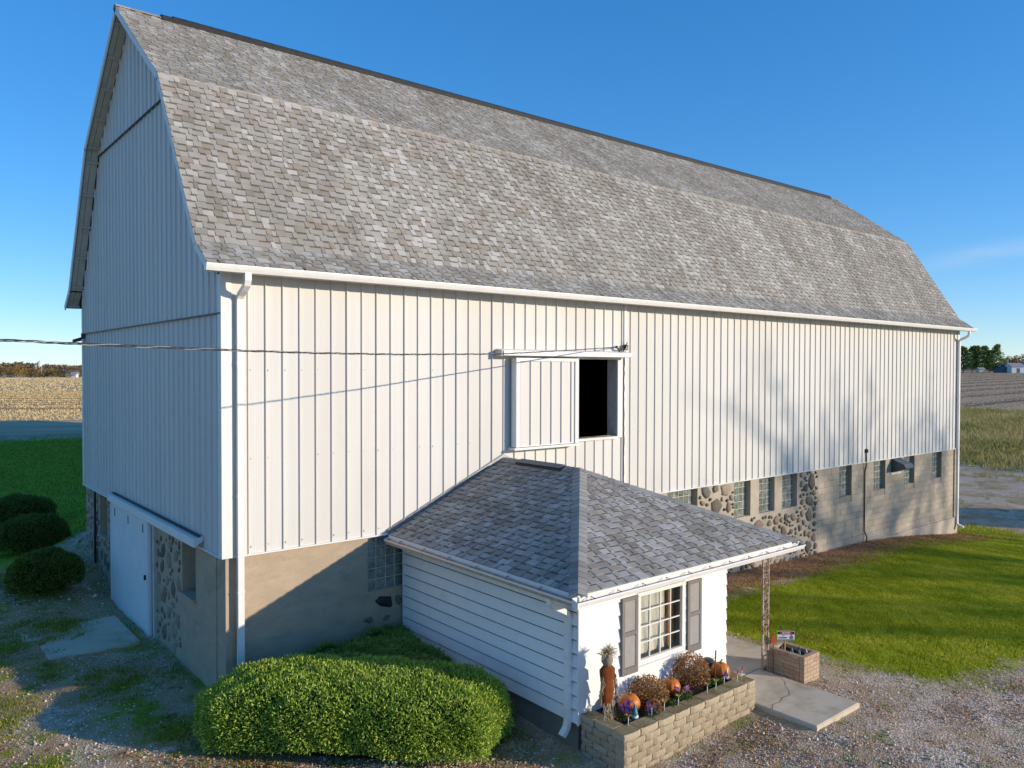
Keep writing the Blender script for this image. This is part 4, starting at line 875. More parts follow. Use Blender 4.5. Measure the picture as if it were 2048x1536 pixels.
# gutters
ga = gutter_x(EX0-.11, EX1+.11, EY+.006, EY-.118, -.035, annex, .125, .045)
for i in range(11):
    xx = EX0+.2+i*.54; MB().sweep([(xx-.05, EY-.11, -.085), (xx, EY-.05, -.05), (xx+.05, EY-.11, -.083)], .012, .006, (0, .3, 1)).build('gutter_hanger', M['rod'], ga)
t_ = MB(); dep = .125; zt = -.037; xb, xf = EX0+.006, EX0-.118
pr = [(xb, zt), (xb, zt-dep), (xf+.035, zt-dep), (xf+.012, zt-dep*.55), (xf, zt-.065), (xf, zt-.045), (xf+.018, zt-.045)]
vs = [(x_, EY-.02, z_) for x_, z_ in pr]+[(x_, -.06, z_) for x_, z_ in pr]; n = len(pr); t_.add(vs, [(i, i+1, n+i+1, n+i) for i in range(n-1)]); t_.add([(x_, -.06, z_) for x_, z_ in pr[:6]], [tuple(range(6))])
gl = t_.build('gutter', M['gutter'], annex)
MB().box(xf+.014, xb-.002, EY+.02, -.1, zt-dep+.006, zt-.060).build('gutter_debris', M['gutter_in'], gl)
for i in range(6):
    yy = -.55-i*.78; MB().sweep([(xf+.01, yy-.04, -.082), (xf+.06, yy, -.06), (xb, yy+.03, -.05)], .012, .006, (0, 0, 1)).build('gutter_hanger', M['rod'], gl)
MB().box(EX0-.121, EX0-.10, EY-.121, EY-.10, -.165, -.078).build('gutter_corner', M['gutter'], gl)
MB().box(EX0-.008, EX0+.004, EY-.005, -.05, -.075, -.016).box(EX0, EX1, EY-.008, EY+.004, -.075, -.017).build('drip_edge', M['trim'], aroof)
yd = -4.68
ads = MB().sweep([(3.02, yd, -.15), (3.03, yd, -.22), (3.10, yd, -.29), (3.24, yd, -.36), (3.35, yd, -.42), (3.385, yd, -.50), (3.385, yd, -2.02), (3.36, yd, -2.12), (3.27, yd, -2.22)], .098, .075, (0, 1, 0)).build('downspout', M['gutter'], annex)
for zz in (-.75, -1.1, -1.5, -1.85): MB().box(3.34, 3.43, yd-.052, yd+.052, zz, zz+.012).build('seam', M['trim'], ads)
# porch post
px, py = 7.95, -5.02; zs = -2.28
post = thing('porch_post', 'rusty wrought iron porch post with scrollwork panel', 'post', (px, py, zs))
hw = .085
for sx in (-1, 1):
    MB().box(px+sx*hw-.014, px+sx*hw+.014, py-.014, py+.014, zs, -.201).build('upright', M['rust_iron'], post)
MB().box(px-hw+.014, px+hw-.014, py-.011, py+.011, zs+.26, zs+.275).build('rail', M['rust_iron'], post); MB().box(px-hw+.014, px+hw-.014, py-.011, py+.011, -.24, -.225).build('rail', M['rust_iron'], post)
sc = MB(); r_ = random.Random(4); z = zs+.30
while z < -.32:
    for sx in (-1, 1):
        cx, cz = px+sx*.035, z+.05
        sc.tube([(cx+math.cos(a)*(.036-.0026*k)*sx, py, cz+math.sin(a)*(.045-.003*k)) for k, a in enumerate(np.linspace(0, 2*math.pi*1.4, 12))], .0075, 4)
    sc.tube([(px-hw+.01, py, z+.0), (px, py+.003, z+.055), (px+hw-.01, py, z)], .007, 4)
    for k in range(3):
        lx, lz = px+r_.uniform(-.05, .05), z+r_.uniform(0, .1); an = r_.uniform(0, 6.28); sc.add([(lx, py-.009, lz), (lx+.03*math.cos(an), py-.012, lz+.03*math.sin(an)), (lx+.04*math.cos(an+.5), py-.009, lz+.04*math.sin(an+.5)), (lx+.025*math.cos(an+1), py-.012, lz+.025*math.sin(an+1))], [(0, 1, 2, 3)])
    z += .104
sc.build('scrollwork', M['rust_iron'], post)
# walk slabs
def slab(name, poly, z0, z1, label, mat=M['slab']):
    o = MB().prism([(x_, y_, z0) for x_, y_ in poly], (0, 0, z1-z0)).build(name, mat); tag(o, label, 'pavement', kind='structure'); return o
def bev_slab(poly, z0, z1, name, label):
    cx = sum(p[0] for p in poly)/len(poly); cy = sum(p[1] for p in poly)/len(poly); n = len(poly); mb = MB(); ins = [(x_+(.02 if cx > x_ else -.02), y_+(.02 if cy > y_ else -.02)) for x_, y_ in poly]
    vs = [(x_, y_, z0) for x_, y_ in poly]+[(x_, y_, z1-.018) for x_, y_ in poly]+[(x_, y_, z1) for x_, y_ in ins]
    fs = [(i, (i+1) % n, n+(i+1) % n, n+i) for i in range(n)]+[(n+i, n+(i+1) % n, 2*n+(i+1) % n, 2*n+i) for i in range(n)]+[tuple(range(2*n, 3*n))]
    o = mb.add(vs, fs).build(name, M['slab']); tag(o, label, 'pavement', kind='structure'); return o
bev_slab([(6.58, -6.80), (7.93, -6.78), (7.93, -4.92), (6.58, -4.94)], -2.6, -2.28, 'walk_slab', 'cracked concrete walk slab in front of the porch post')
bev_slab([(7.03, -4.91), (9.0, -4.89), (9.0, -2.6), (7.03, -2.6)], -2.6, -2.285, 'porch_slab', 'concrete porch slab beside the annex wall')
mb = MB(); pts = [(6.60, -6.02), (6.75, -5.93), (6.93, -5.95), (7.12, -5.88), (7.30, -5.90), (7.45, -5.80), (7.62, -5.62), (7.74, -5.55), (7.90, -5.35)]
for (a, b2), (c_, d_) in zip(pts, pts[1:]):
    mb.add([(a, b2-.005, -2.2785), (c_, d_-.005, -2.2785), (c_, d_+.004, -2.2785), (a, b2+.004, -2.2785)], [(0, 1, 2, 3)])
ck = mb.build('slab_crack', M['soil']); tag(ck, 'thin crack across the concrete walk slab', 'crack', kind='structure')

# ================================================================== FLOWER BED
BX0, BX1, BY0, BY1 = 3.44, 6.55, -5.77, -4.88
bed = thing('flower_bed', 'raised flower bed of tan retaining blocks below the shuttered window', 'flower bed', (5, -5.3, -2.42))
BT = -1.88; r_ = random.Random(21)
def rblock(x0, x1, y0, y1, z0, z1, name, mat, face):
    """rough split-face block, face = '-y' '-x' '+x'"""
    mb = MB(); j = lambda s=.006: r_.uniform(-s, s); g = .010 if name == 'cap_block' else .005
    x0 += g; x1 -= g; y0 += g; y1 -= g; z0 += .002; z1 -= .002
    nx_, nz_ = 5, 3; c = .014; vs = []
    def P(u, v, d):
        if face == '-y': return (x0+(x1-x0)*u, y0+d, z0+(z1-z0)*v)
        if face == '-x': return (x0+d, y1+(y0-y1)*u, z0+(z1-z0)*v)
        return (x1-d, y0+(y1-y0)*u, z0+(z1-z0)*v)
    for iv in range(nz_+1):
        for iu in range(nx_+1):
            u, v = iu/nx_, iv/nz_; ed = (.018 if iu in (0, nx_) else 0)+(.010 if iv in (0, nz_) else 0); vs.append(P(u, v, ed+r_.uniform(-.005, .006)))
    dep = (y1-y0) if face == '-y' else (x1-x0); b0 = len(vs)
    vs += [P(0, 0, dep), P(1, 0, dep), P(1, 1, dep), P(0, 1, dep)]; W_ = nx_+1; tr = nz_*W_
    fs = [(a*W_+b, a*W_+b+1, (a+1)*W_+b+1, (a+1)*W_+b) for a in range(nz_) for b in range(nx_)]
    fs += [tuple(tr+k for k in range(W_))+(b0+2, b0+3), (b0, b0+1)+tuple(k for k in range(nx_, -1, -1)), tuple(a*W_ for a in range(nz_, -1, -1))+(b0, b0+3), tuple(a*W_+nx_ for a in range(nz_+1))+(b0+2, b0+1), (b0, b0+3, b0+2, b0+1)]
    mb.add(vs, fs, r_.random()); return mb.build(name, mat, bed)
ch = .104
for row in range(6):
    z1 = BT-.0-row*ch; z0 = z1-ch; last = row == 0
    mat = M['cap'] if last else M['brick']; nm = 'cap_block' if last else 'brick'; dpt = .27 if last else .2
    x = BX0; first = True; bl = .36 if last else .30
    if last: x = BX0
    elif row % 2: x = BX0-.15
    while x < BX1-.02:
        a, b2 = max(x, BX0), min(x+bl*r_.uniform(.96, 1.04), BX1)
        if BX1-b2 < .08: b2 = BX1
        rblock(a, b2, BY0, BY0+dpt, z0, z1, nm, mat, '-y'); x = b2
    for face, xa, xb in (('-x', BX0, BX0+dpt), ('+x', BX1-dpt, BX1)):
        y = BY0+dpt
        if row % 2: y -= 0; 
        k = 0
        while y < BY1-.02:
            b2 = min(y+(.16 if (row % 2 and k == 0) else bl), BY1)
            if BY1-b2 < .06: b2 = BY1
            rblock(xa, xb, y, b2, z0, z1, nm, mat, face); y = b2; k += 1
sv = MB(); n1, n2 = 26, 8; vs = []
for i in range(n1+1):
    for j in range(n2+1): vs.append((BX0+.15+(BX1-BX0-.3)*i/n1, BY0+.15+(BY1-BY0-.1)*j/n2, BT-.05+r_.uniform(-.02, .02)))
sv.add(vs, [(i*(n2+1)+j, (i+1)*(n2+1)+j, (i+1)*(n2+1)+j+1, i*(n2+1)+j+1) for i in range(n1) for j in range(n2)]).build('soil', M['soil'], bed)
SZ = BT-.05
# pumpkins
def pumpkin(x, y, r, label, tilt=0, hgt=.86):
    t = thing('pumpkin', label, 'pumpkin', (x, y, SZ), 'pumpkins in the flower bed')
    prof = [(r*.12, .07*r)]+[(r*math.sin(a)**.8, r*hgt-r*hgt*math.cos(a)) for a in np.linspace(.25, math.pi-.22, 12)]+[(r*.1, r*hgt*1.86)]
    MB().lathe(prof, (x, y, SZ-.01), 48, lobes=12, depth=.07).build('body', M['pumpkin'], t)
    z = SZ+r*hgt*1.84; MB().tube([(x, y, z), (x+.008, y-.006, z+.035), (x-.01*tilt+.02, y-.02, z+.07)], .02, 7, r2=.012).build('stem', M['stem'], t)
pumpkin(4.14, -5.20, .165, 'pumpkin with a curled stem nearest the scarecrow'); pumpkin(5.13, -5.17, .150, 'round pumpkin below the window between the two dried mums'); pumpkin(6.27, -5.27, .155, 'pumpkin at the right end of the flower bed')
def ornament(x, y, z, s, label, hat, name='garden_gnome'):
    t = thing(name, label, 'ornament', (x, y, z))
    MB().lathe([(.03*s, 0), (.055*s, .01*s), (.062*s, .05*s), (.05*s, .10*s), (.02*s, .13*s)], (x, y, z), 14).build('body', M['gn_white'], t)
    MB().lathe([(.055*s, .095*s), (.05*s, .12*s), (.03*s, .19*s), (.012*s, .25*s), (.002*s, .28*s)], (x, y, z), 12).build('hat', hat, t)
    MB().lathe([(.002, -.012*s), (.012*s, -.004*s), (.012*s, .006*s), (.002, .012*s)], (x-.02*s, y-.05*s, z+.09*s), 8).build('nose', M['burlap'], t)
ornament(4.02, -5.42, SZ, .85, 'white garden gnome with teal hat in front of the pumpkin by the scarecrow', M['gn_teal'])
ornament(6.19, -5.45, SZ+.06, .62, 'small white gnome in front of the right-hand pumpkin', M['galv'])
# dark dome ornament
t = thing('garden_ornament', 'glossy dark grey dome on white legs behind the right-hand pumpkin', 'ornament', (6.30, -5.0, SZ))
MB().lathe([(.13, .11), (.14, .13), (.12, .19), (.07, .24), (.01, .255)], (6.30, -5.0, SZ), 18).build('dome', M['gn_dark'], t)
for an in range(4): MB().tube([(6.30+.1*math.cos(an*1.57+.4), -5+.1*math.sin(an*1.57+.4), SZ+.12), (6.30+.09*math.cos(an*1.57+.4), -5+.09*math.sin(an*1.57+.4), SZ)], .022, 6).build('leg', M['gn_white'] if an % 2 else M['gn_dark'], t)
# dried mums
def mum(x, y, rx, rz, label, seed, n=2600):
    rr = np.random.default_rng(seed); t = thing('dried_mum', label, 'plant', (x, y, SZ), 'dried chrysanthemums in the bed')
    D = unit(rr.normal(size=(n, 3))); D[:, 2] = np.abs(D[:, 2])*.9-.1; D = unit(D); rad = rr.uniform(.55, 1.06, n)**.6
    P = np.array([x, y, SZ+rz*.25])+D*np.stack([rad*rx, rad*rx, rad*rz], -1); P[:, 2] = np.maximum(P[:, 2], SZ+.01)
    dd = unit(D+rr.normal(size=(n, 3))*.7); V = rhombs(P, dd, rr.uniform(.018, .04, n), rr.uniform(.006, .013, n), rr); link('blooms', np_mesh('blooms', V, 4, M['mum'], rr.random(n)), t)
    mb = MB()
    for k in range(70):
        d = Vector(D[k]); mb.tube([(x, y, SZ), Vector((x, y, SZ+rz*.2))+Vector((d.x*rx*.5, d.y*rx*.5, d.z*rz*.5)), Vector((x, y, SZ+rz*.25))+Vector((d.x*rx*.98, d.y*rx*.98, d.z*rz*.98))], .004, 4)
    mb.build('stems', M['stem'], t)
mum(4.66, -5.12, .30, .30, 'brown dried mum between the scarecrow pumpkin and the round pumpkin', 31); mum(5.72, -5.12, .29, .40, 'taller brown dried mum right of the round pumpkin', 32); mum(4.45, -5.42, .13, .13, 'low clump of orange-brown dried mum behind the cap blocks', 33, 700)
# live flowers
def clump(x, y, r, label, pet, seed, nl=260, nf=26, hh=.14):
    rr = np.random.default_rng(seed); t = thing('petunia', label, 'flower', (x, y, SZ))
    D = unit(rr.normal(size=(nl, 3))); D[:, 2] = np.abs(D[:, 2]); P = np.array([x, y, SZ])+D*np.array([r, r*.7, hh])*rr.uniform(.4, 1, (nl, 1)); V = rhombs(P, unit(D+rr.normal(size=(nl, 3))*.6), rr.uniform(.025, .05, nl), rr.uniform(.009, .016, nl), rr); link('foliage', np_mesh('foliage', V, 4, M['greenleaf'], rr.random(nl)), t)
    if nf:
        q = []
        for k in range(nf):
            c = np.array([x, y, SZ])+np.array([rr.uniform(-r, r)*.8, rr.uniform(-r, r)*.5, hh*rr.uniform(.6, 1.15)]); nn = unit(np.array([rr.normal()*.5, rr.normal()*.5-.7, .7])); a1 = unit(np.cross(nn, [0, 0, 1.0])); a2 = np.cross(nn, a1)
            for m_ in range(5):
                an = m_*1.2566; e1 = a1*math.cos(an)+a2*math.sin(an); e2 = a1*math.cos(an+.8)+a2*math.sin(an+.8); q.append([c, c+e1*.03+nn*.008, c+(e1+e2)*.022+nn*.012, c+e2*.03+nn*.008])
        for k in range(nf): link('bloom', np_mesh('bloom', np.array(q[5*k:5*k+5]), 4, pet, rr.random(5)), t)
clump(3.93, -5.36, .13, 'deep purple petunias in front of the scarecrow pumpkin', M['purple'], 41, 200, 22, .20)
clump(4.28, -5.52, .14, 'green plants with few purple blooms at the bed front', M['purple'], 42, 300, 5)
clump(5.12, -5.45, .17, 'leafy petunia with magenta blooms below the round pumpkin', M['magenta'], 43, 420, 7, .17)
clump(4.78, -5.50, .13, 'low green leaves beside a yellow flower stake', M['magenta'], 44, 260, 0, .10)
clump(5.98, -5.42, .18, 'low green leaves beside the right-hand flower stakes', M['magenta'], 45, 380, 0, .10)
def stake_flower(x, y, pet, label, hh=.17):
    t = thing('flower_stake', label, 'garden stake', (x, y, SZ), 'flower-shaped garden stakes along the bed front')
    MB().tube([(x, y, SZ-.03), (x+.006, y, SZ+hh)], .006, 6).build('stem', M['gn_white'], t); q = []
    c = np.array([x+.006, y, SZ+hh-.02])
    for k in range(6):
        an = k*1.047; e1 = np.array([math.cos(an), math.sin(an), 0]); e2 = np.array([math.cos(an+.9), math.sin(an+.9), 0]); u_ = np.array([0, 0, 1.0])
        q.append([c, c+e1*.022+u_*.045, c+(e1+e2)*.035+u_*.062, c+e2*.022+u_*.045])
    for k, q_ in enumerate(q): link('petal', np_mesh('petal', np.array([q_]), 4, pet, np.array([k/5])), t)
for x, y, pet, lab in ((4.50, -5.56, M['yellow'], 'leftmost yellow flower stake in the bed'), (4.80, -5.58, M['yellow'], 'second yellow flower stake from the scarecrow'), (5.50, -5.58, M['yellow'], 'third yellow flower stake in the bed'), (5.72, -5.58, M['yellow'], 'rightmost yellow flower stake in the bed'), (3.72, -5.56, M['pink'], 'pink flower stake at the left corner of the bed'), (4.22, -5.56, M['magenta'], 'magenta flower stake left of the yellow stakes'), (6.02, -5.52, M['magenta'], 'magenta flower stake below the right-hand pumpkin'), (6.26, -5.60, M['pink'], 'pink flower stake second from the bed end'), (6.44, -5.56, M['pink'], 'pink flower stake at the right end of the bed')):
    stake_flower(x, y, pet, lab)
t = MB().tube([(6.03, -5.33, SZ-.05), (6.06, -5.33, SZ+.52)], .011, 8).tube([(5.94, -5.33, SZ+.39), (6.06, -5.34, SZ+.42)], .005, 6).build('plant_hook', M['rod']); tag(t, 'thin rusty metal rod with a short side hook left of the right-hand pumpkin', 'rod')
# scarecrow
sx, sy = 3.70, -5.17
scw = thing('scarecrow', 'raffia-haired scarecrow in a rust-coloured dress at the left end of the bed', 'scarecrow', (sx, sy, SZ))
MB().tube([(sx, sy, SZ-.05), (sx, sy, SZ+.7)], .012, 6).build('pole', M['stem'], scw)
MB().lathe([(.02, .16), (.06, .18), (.10, .27), (.125, .42), (.115, .55), (.135, .67), (.14, .73), (.08, .79), (.02, .80)], (sx, sy, SZ), 20, lobes=7, depth=.10, sx=1.05, sy=.62).build('dress', M['rustcloth'], scw)
MB().lathe([(.03, .78), (.06, .80), (.083, .85), (.085, .90), (.07, .95), (.03, .98)], (sx-.005, sy-.005, SZ), 18).build('head', M['burlap'], scw)
rr = np.random.default_rng(8); hq = []
n = 420; base_ = np.array([sx-.005, sy, SZ+.97]); lobe = rr.choice([-1, 1], n); D = unit(np.stack([lobe*.85+rr.normal(size=n)*.45, rr.normal(size=n)*.4-.15, .45+rr.normal(size=n)*.4], -1))
link('hair', np_mesh('hair', rhombs(base_+rr.normal(size=(n, 3))*.03, D, rr.uniform(.06, .15, n), rr.uniform(.002, .006, n), rr), 4, M['raffia'], rr.random(n)), scw)
mb = MB(); 
for side in (-1, 1):
    for k in range(12):
        x0 = sx+side*.10; z0 = SZ+.72; pts = [(x0, sy-.02, z0)]
        for q_ in range(1, 6): pts.append((x0+side*(.02+.012*q_)+rr.normal()*.012, sy-.03+rr.normal()*.02, z0-.085*q_*rr.uniform(.9, 1.25)))
        mb.tube(pts, .006, 4, tone=rr.random())
for k in range(26):
    x0 = sx+rr.uniform(-.07, .07); pts = [(x0, sy-.03, SZ+.33)]
    for q_ in range(1, 5): pts.append((x0+rr.normal()*.03+(x0-sx)*.5*q_*.4, sy-.03-q_*.012+rr.normal()*.015, SZ+.33-.085*q_))
    mb.tube(pts, .0055, 4, tone=rr.random())
mb.build('raffia_limbs', M['raffia'], scw)
# planter box
PX0, PX1, PY0, PY1, PZ = 8.10, 8.60, -5.70, -4.95, -1.90
pl = thing('brick_planter', 'square sand-red brick planter beside the walk slab', 'planter', (8.35, -5.3, -2.4))
r_ = random.Random(17); bh = .0715; z = PZ-bh; row = 0
while z > -2.5:
    for (ax, a0, a1) in (('y', PX0, PX1), ('x', PY0+.09, PY1)):
        u = a0-(.1 if row % 2 else 0)
        while u < a1-.01:
            a, b2 = max(u, a0), min(u+.205, a1)
            if b2-a > .02:
                for s_ in (0, 1):
                    if ax == 'y': bx = (a+.003, b2-.003, (PY0 if s_ == 0 else PY1-.09), (PY0+.087 if s_ == 0 else PY1))
                    else: bx = ((PX0 if s_ == 0 else PX1-.09), (PX0+.087 if s_ == 0 else PX1), a+.003, (b2 if b2 < PY1-.09 else PY1-.091)-.003)
                    if bx[1]-bx[0] > .01 and bx[3]-bx[2] > .01:
                        o_ = r_.uniform(-.002, .002); MB().box(bx[0]+o_, bx[1]+o_, bx[2]+o_, bx[3]+o_, z+.003, z+bh-.003, r_.random()).build('brick', M['redbrick'], pl)
            u += .205
    z -= bh; row += 1
MB().box(PX0+.012, PX1-.012, PY0+.012, PY0+.08, -2.6, PZ-.006).box(PX0+.012, PX1-.012, PY1-.08, PY1-.012, -2.6, PZ-.006).box(PX0+.012, PX0+.08, PY0+.08, PY1-.08, -2.6, PZ-.006).box(PX1-.08, PX1-.012, PY0+.08, PY1-.08, -2.6, PZ-.006).build('mortar_core', M['joint'], pl)
MB().box(PX0+.08, PX1-.08, PY0+.08, PY1-.08, -2.6, PZ-.07).build('soil', M['soil'], pl)
# ornaments in planter: little gnome figures
r_ = random.Random(23); spots = [(8.28, -5.50), (8.42, -5.55), (8.48, -5.38), (8.30, -5.34), (8.24, -5.18)]
labs = ['small white and teal gnome at the front left of the brick planter', 'small white gnome at the front right corner of the brick planter', 'small gnome with dark hat at the right of the brick planter', 'small teal-hatted gnome in the middle of the brick planter', 'small gnome at the back left of the brick planter']
for (x, y), lab, hat in zip(spots, labs, (M['gn_teal'], M['galv'], M['gn_dark'], M['gn_teal'], M['gn_dark'])): ornament(x, y, PZ-.07, .44, lab, hat, 'planter_gnome')
# danger sign facing the camera
sg = thing('warning_sign', 'small white warning sign with black header and red oval in the brick planter', 'sign', (8.28, -5.25, -1.9))
eu = Vector((c_r.x, c_r.y, 0)).normalized(); en = Vector((-c_f.x, -c_f.y, 0)).normalized(); ez = Vector((0, 0, 1)); O = Vector((8.30, -5.22, -1.68))
def sgm(u0, u1, v0, v1, d, name, mat): MB().prism([O+eu*u0+ez*v0+en*d, O+eu*u1+ez*v0+en*d, O+eu*u1+ez*v1+en*d, O+eu*u0+ez*v1+en*d], -en*.002).build(name, mat, sg)
sgm(-.155, .155, -.085, .085, .0, 'plate', M['sign_white']); sgm(-.148, .148, .022, .078, .002, 'header', M['sign_black'])
mb = MB(); pts = [O+eu*(.125*math.cos(a))+ez*(.05+.022*math.sin(a))+en*.004 for a in np.linspace(0, 2*math.pi, 24, endpoint=False)]; mb.prism(pts, -en*.001).build('red_oval', M['sign_red'], sg)
sgm(-.145, .145, -.082, -.066, .002, 'bottom_band', M['sign_blue'])
def text(body, u, v, size, mat, d=.005):
    cu = bpy.data.curves.new('lettering', 'FONT'); cu.body = body; cu.size = size; cu.align_x = 'CENTER'; cu.align_y = 'CENTER'; cu.extrude = .0005; cu.offset = .0006
    ob = bpy.data.objects.new('lettering', cu); COL.objects.link(ob); bpy.context.view_layer.update()
    me = bpy.data.meshes.new_from_object(ob.evaluated_get(bpy.context.evaluated_depsgraph_get())); bpy.data.objects.remove(ob); me.materials.clear(); me.materials.append(mat)
    mw = Matrix(((eu.x, 0, en.x, 0), (eu.y, 0, en.y, 0), (0, 1, en.z, 0), (0, 0, 0, 1))); mw.translation = O+eu*u+ez*v+en*d; link('lettering', me, sg, mw)
text('BEWARE', 0, .05, .036, M['sign_white'], .006); text('OF', -.045, .004, .026, M['sign_black']); text('GNOMES!', -.055, -.036, .036, M['sign_black'])
mb = MB(); mb.prism([O+eu*(.10+.035*math.cos(a))+ez*(-.035+.028*math.sin(a))+en*.004 for a in np.linspace(0, 6.28, 10, endpoint=False)], -en*.001); mb.build('gnome_picture', M['sign_blue'], sg)
mb = MB(); mb.prism([O+eu*.08+ez*-.012+en*.0045, O+eu*.125+ez*-.012+en*.0045, O+eu*.10+ez*.022+en*.0045], -en*.001); mb.build('gnome_hat_picture', M['sign_red'], sg)
MB().box(8.285, 8.315, -5.205, -5.19, -2.0, -1.63).build('stake', M['stem'], sg)
t = MB().prism([(7.98, -5.12, -1.78), (8.12, -5.14, -1.80), (8.10, -5.13, -1.68), (8.03, -5.12, -1.64), (7.99, -5.12, -1.68)], (0, .012, 0)).tube([(8.06, -5.115, -2.42), (8.06, -5.115, -1.74)], .006, 5).build('red_garden_flag', M['redleaf']); tag(t, 'small dark red garden flag behind the porch post', 'garden flag')

# ================================================================== SHRUBS
def superell(a, b, c, p=2.6):
    def f(D):
        k = (np.abs(D[:, 0]/a)**p+np.abs(D[:, 1]/b)**p+np.abs(D[:, 2]/c)**p)**(-1/p); return D*k[:, None]
    return f
def shrub(name, label, cat, ctr, ax, a, b, c, p, n, mat, seed, L0, L1, Wd, spread=.75, lump=.05, group=None, up=.25, rmin=.86):
    """leafy clipped shrub: half superellipsoid on the ground, ax = long axis direction in plan"""
    rr = np.random.default_rng(seed); gz = h1(ctr[0], ctr[1]); t = thing(name, label, cat, (ctr[0], ctr[1], gz), group)
    ex = np.array([ax[0], ax[1], 0.0]); ex /= np.linalg.norm(ex); ey = np.array([-ex[1], ex[0], 0]); R = np.stack([ex, ey, [0, 0, 1.0]], 0)
    f = superell(a, b, c, p)
    D = unit(rr.normal(size=(int(n*1.9), 3))*np.array([a, b, c])); D = D[D[:, 2] > -.55*c/max(a, c)]; D = D[:n]; n = len(D)
    S = f(D); ph = rr.uniform(0, 6.28, 6)
    lum = 1+lump*(np.sin(S[:, 0]*5+ph[0])*np.sin(S[:, 1]*6+ph[1])+.7*np.sin(S[:, 0]*11+ph[2]+S[:, 2]*9)*np.sin(S[:, 1]*12+ph[3]))
    rad = rmin+(1.03-rmin)*rr.random(n)**.55
    N = unit(S/np.array([a, b, c])**2*np.array([a, b, c]).mean()**2); P = S*(rad*lum)[:, None]
    dd = unit(N+rr.normal(size=(n, 3))*spread+np.array([0, 0, up]))
    P = P@R+np.array([ctr[0], ctr[1], ctr[2]]); dd = dd@R
    ok = P[:, 2] > H(P[:, 0], P[:, 1])-.02; P, dd, rad = P[ok], dd[ok], rad[ok]; n = len(P)
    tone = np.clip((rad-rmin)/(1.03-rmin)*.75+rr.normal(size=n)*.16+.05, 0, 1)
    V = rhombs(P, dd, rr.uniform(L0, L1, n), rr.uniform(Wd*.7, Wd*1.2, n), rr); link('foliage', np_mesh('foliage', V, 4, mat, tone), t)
    # inner twig mass
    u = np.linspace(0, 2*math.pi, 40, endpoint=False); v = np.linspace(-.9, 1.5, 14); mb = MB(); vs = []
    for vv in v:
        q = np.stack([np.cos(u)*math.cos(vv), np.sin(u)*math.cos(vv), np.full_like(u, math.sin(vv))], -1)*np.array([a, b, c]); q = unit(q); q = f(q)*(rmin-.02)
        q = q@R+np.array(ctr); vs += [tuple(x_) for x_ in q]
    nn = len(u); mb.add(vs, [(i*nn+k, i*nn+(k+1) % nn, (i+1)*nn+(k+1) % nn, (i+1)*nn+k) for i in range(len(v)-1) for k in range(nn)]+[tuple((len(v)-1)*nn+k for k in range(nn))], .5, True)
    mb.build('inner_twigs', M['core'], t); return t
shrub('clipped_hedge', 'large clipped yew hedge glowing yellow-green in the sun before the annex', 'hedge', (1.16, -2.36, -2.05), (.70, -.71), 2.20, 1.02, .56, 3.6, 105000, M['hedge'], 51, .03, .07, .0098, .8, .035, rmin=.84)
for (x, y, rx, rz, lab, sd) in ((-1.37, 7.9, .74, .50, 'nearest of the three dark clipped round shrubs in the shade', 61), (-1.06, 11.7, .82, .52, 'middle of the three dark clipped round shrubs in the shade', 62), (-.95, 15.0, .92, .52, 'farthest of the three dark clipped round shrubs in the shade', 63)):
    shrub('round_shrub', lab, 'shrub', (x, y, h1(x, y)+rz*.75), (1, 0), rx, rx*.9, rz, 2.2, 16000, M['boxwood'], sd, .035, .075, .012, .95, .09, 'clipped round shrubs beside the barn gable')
# spreading juniper in the annex shadow
jt = thing('spreading_juniper', 'low spreading juniper in the shade between barn wall and annex', 'shrub', (2.6, -1.2, h1(2.6, -1.2)))
rr = np.random.default_rng(71); n = 60000
X = rr.uniform(.3, 3.38, n*2); Yy = rr.uniform(-3.9, -.03, n*2)
JP = [(.7, -.1), (3.38, -.04), (3.36, -3.5), (2.9, -3.7), (1.2, -2.0), (.45, -.9)]
sdj = sdist(X, Yy, JP); ok = sdj > 0; X, Yy, sdj = X[ok][:n], Yy[ok][:n], sdj[ok][:n]; n = len(X)
def jtop(x, y, s): return -1.74-.42*np.clip(1-s/.55, 0, 1)**1.5-.12*np.clip(-y-1.2, 0, 3)-.05*np.clip(2.6-x, 0, 3)+.05*np.sin(x*6+1)*np.sin(y*7)+.03*np.sin(x*13+y*9)
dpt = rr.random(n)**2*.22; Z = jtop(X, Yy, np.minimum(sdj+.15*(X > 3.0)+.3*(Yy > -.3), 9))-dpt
P = np.stack([X, Yy, Z], -1); dd = unit(np.stack([rr.normal(size=n)*.7-.25, rr.normal(size=n)*.7-.1, rr.uniform(.0, .75, n)], -1))
bare = (X-2.75)**2/.25+(Yy+2.1)**2/.12 < 1.0
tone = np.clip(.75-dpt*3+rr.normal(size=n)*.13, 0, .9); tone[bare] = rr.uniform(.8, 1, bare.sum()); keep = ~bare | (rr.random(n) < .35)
V = rhombs(P, dd, rr.uniform(.05, .13, n), rr.uniform(.006, .012, n), rr)[keep]; link('foliage', np_mesh('foliage', V, 4, M['juniper'], tone[keep]), jt)
mb = MB(); 
for k in range(60):
    a0 = rr.uniform(.9, 3.2), rr.uniform(-3.0, -.3); 
    if sdist(np.array([a0[0]]), np.array([a0[1]]), JP)[0] < .2: continue
    mb.tube([(2.4, -1.3, -2.35), ((2.4+a0[0])/2, (-1.3+a0[1])/2, -2.1), (a0[0], a0[1], -2.0)], .012, 5)
mb.build('branches', M['bark'], jt)
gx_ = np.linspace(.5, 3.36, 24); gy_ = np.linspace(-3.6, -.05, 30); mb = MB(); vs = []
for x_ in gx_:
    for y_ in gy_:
        s_ = sdist(np.array([x_]), np.array([y_]), JP)[0]; vs.append((x_, y_, float(jtop(x_, y_, max(s_, 0)+.3*(y_ > -.3)))-.17 if s_ > 0.02 else -2.6))
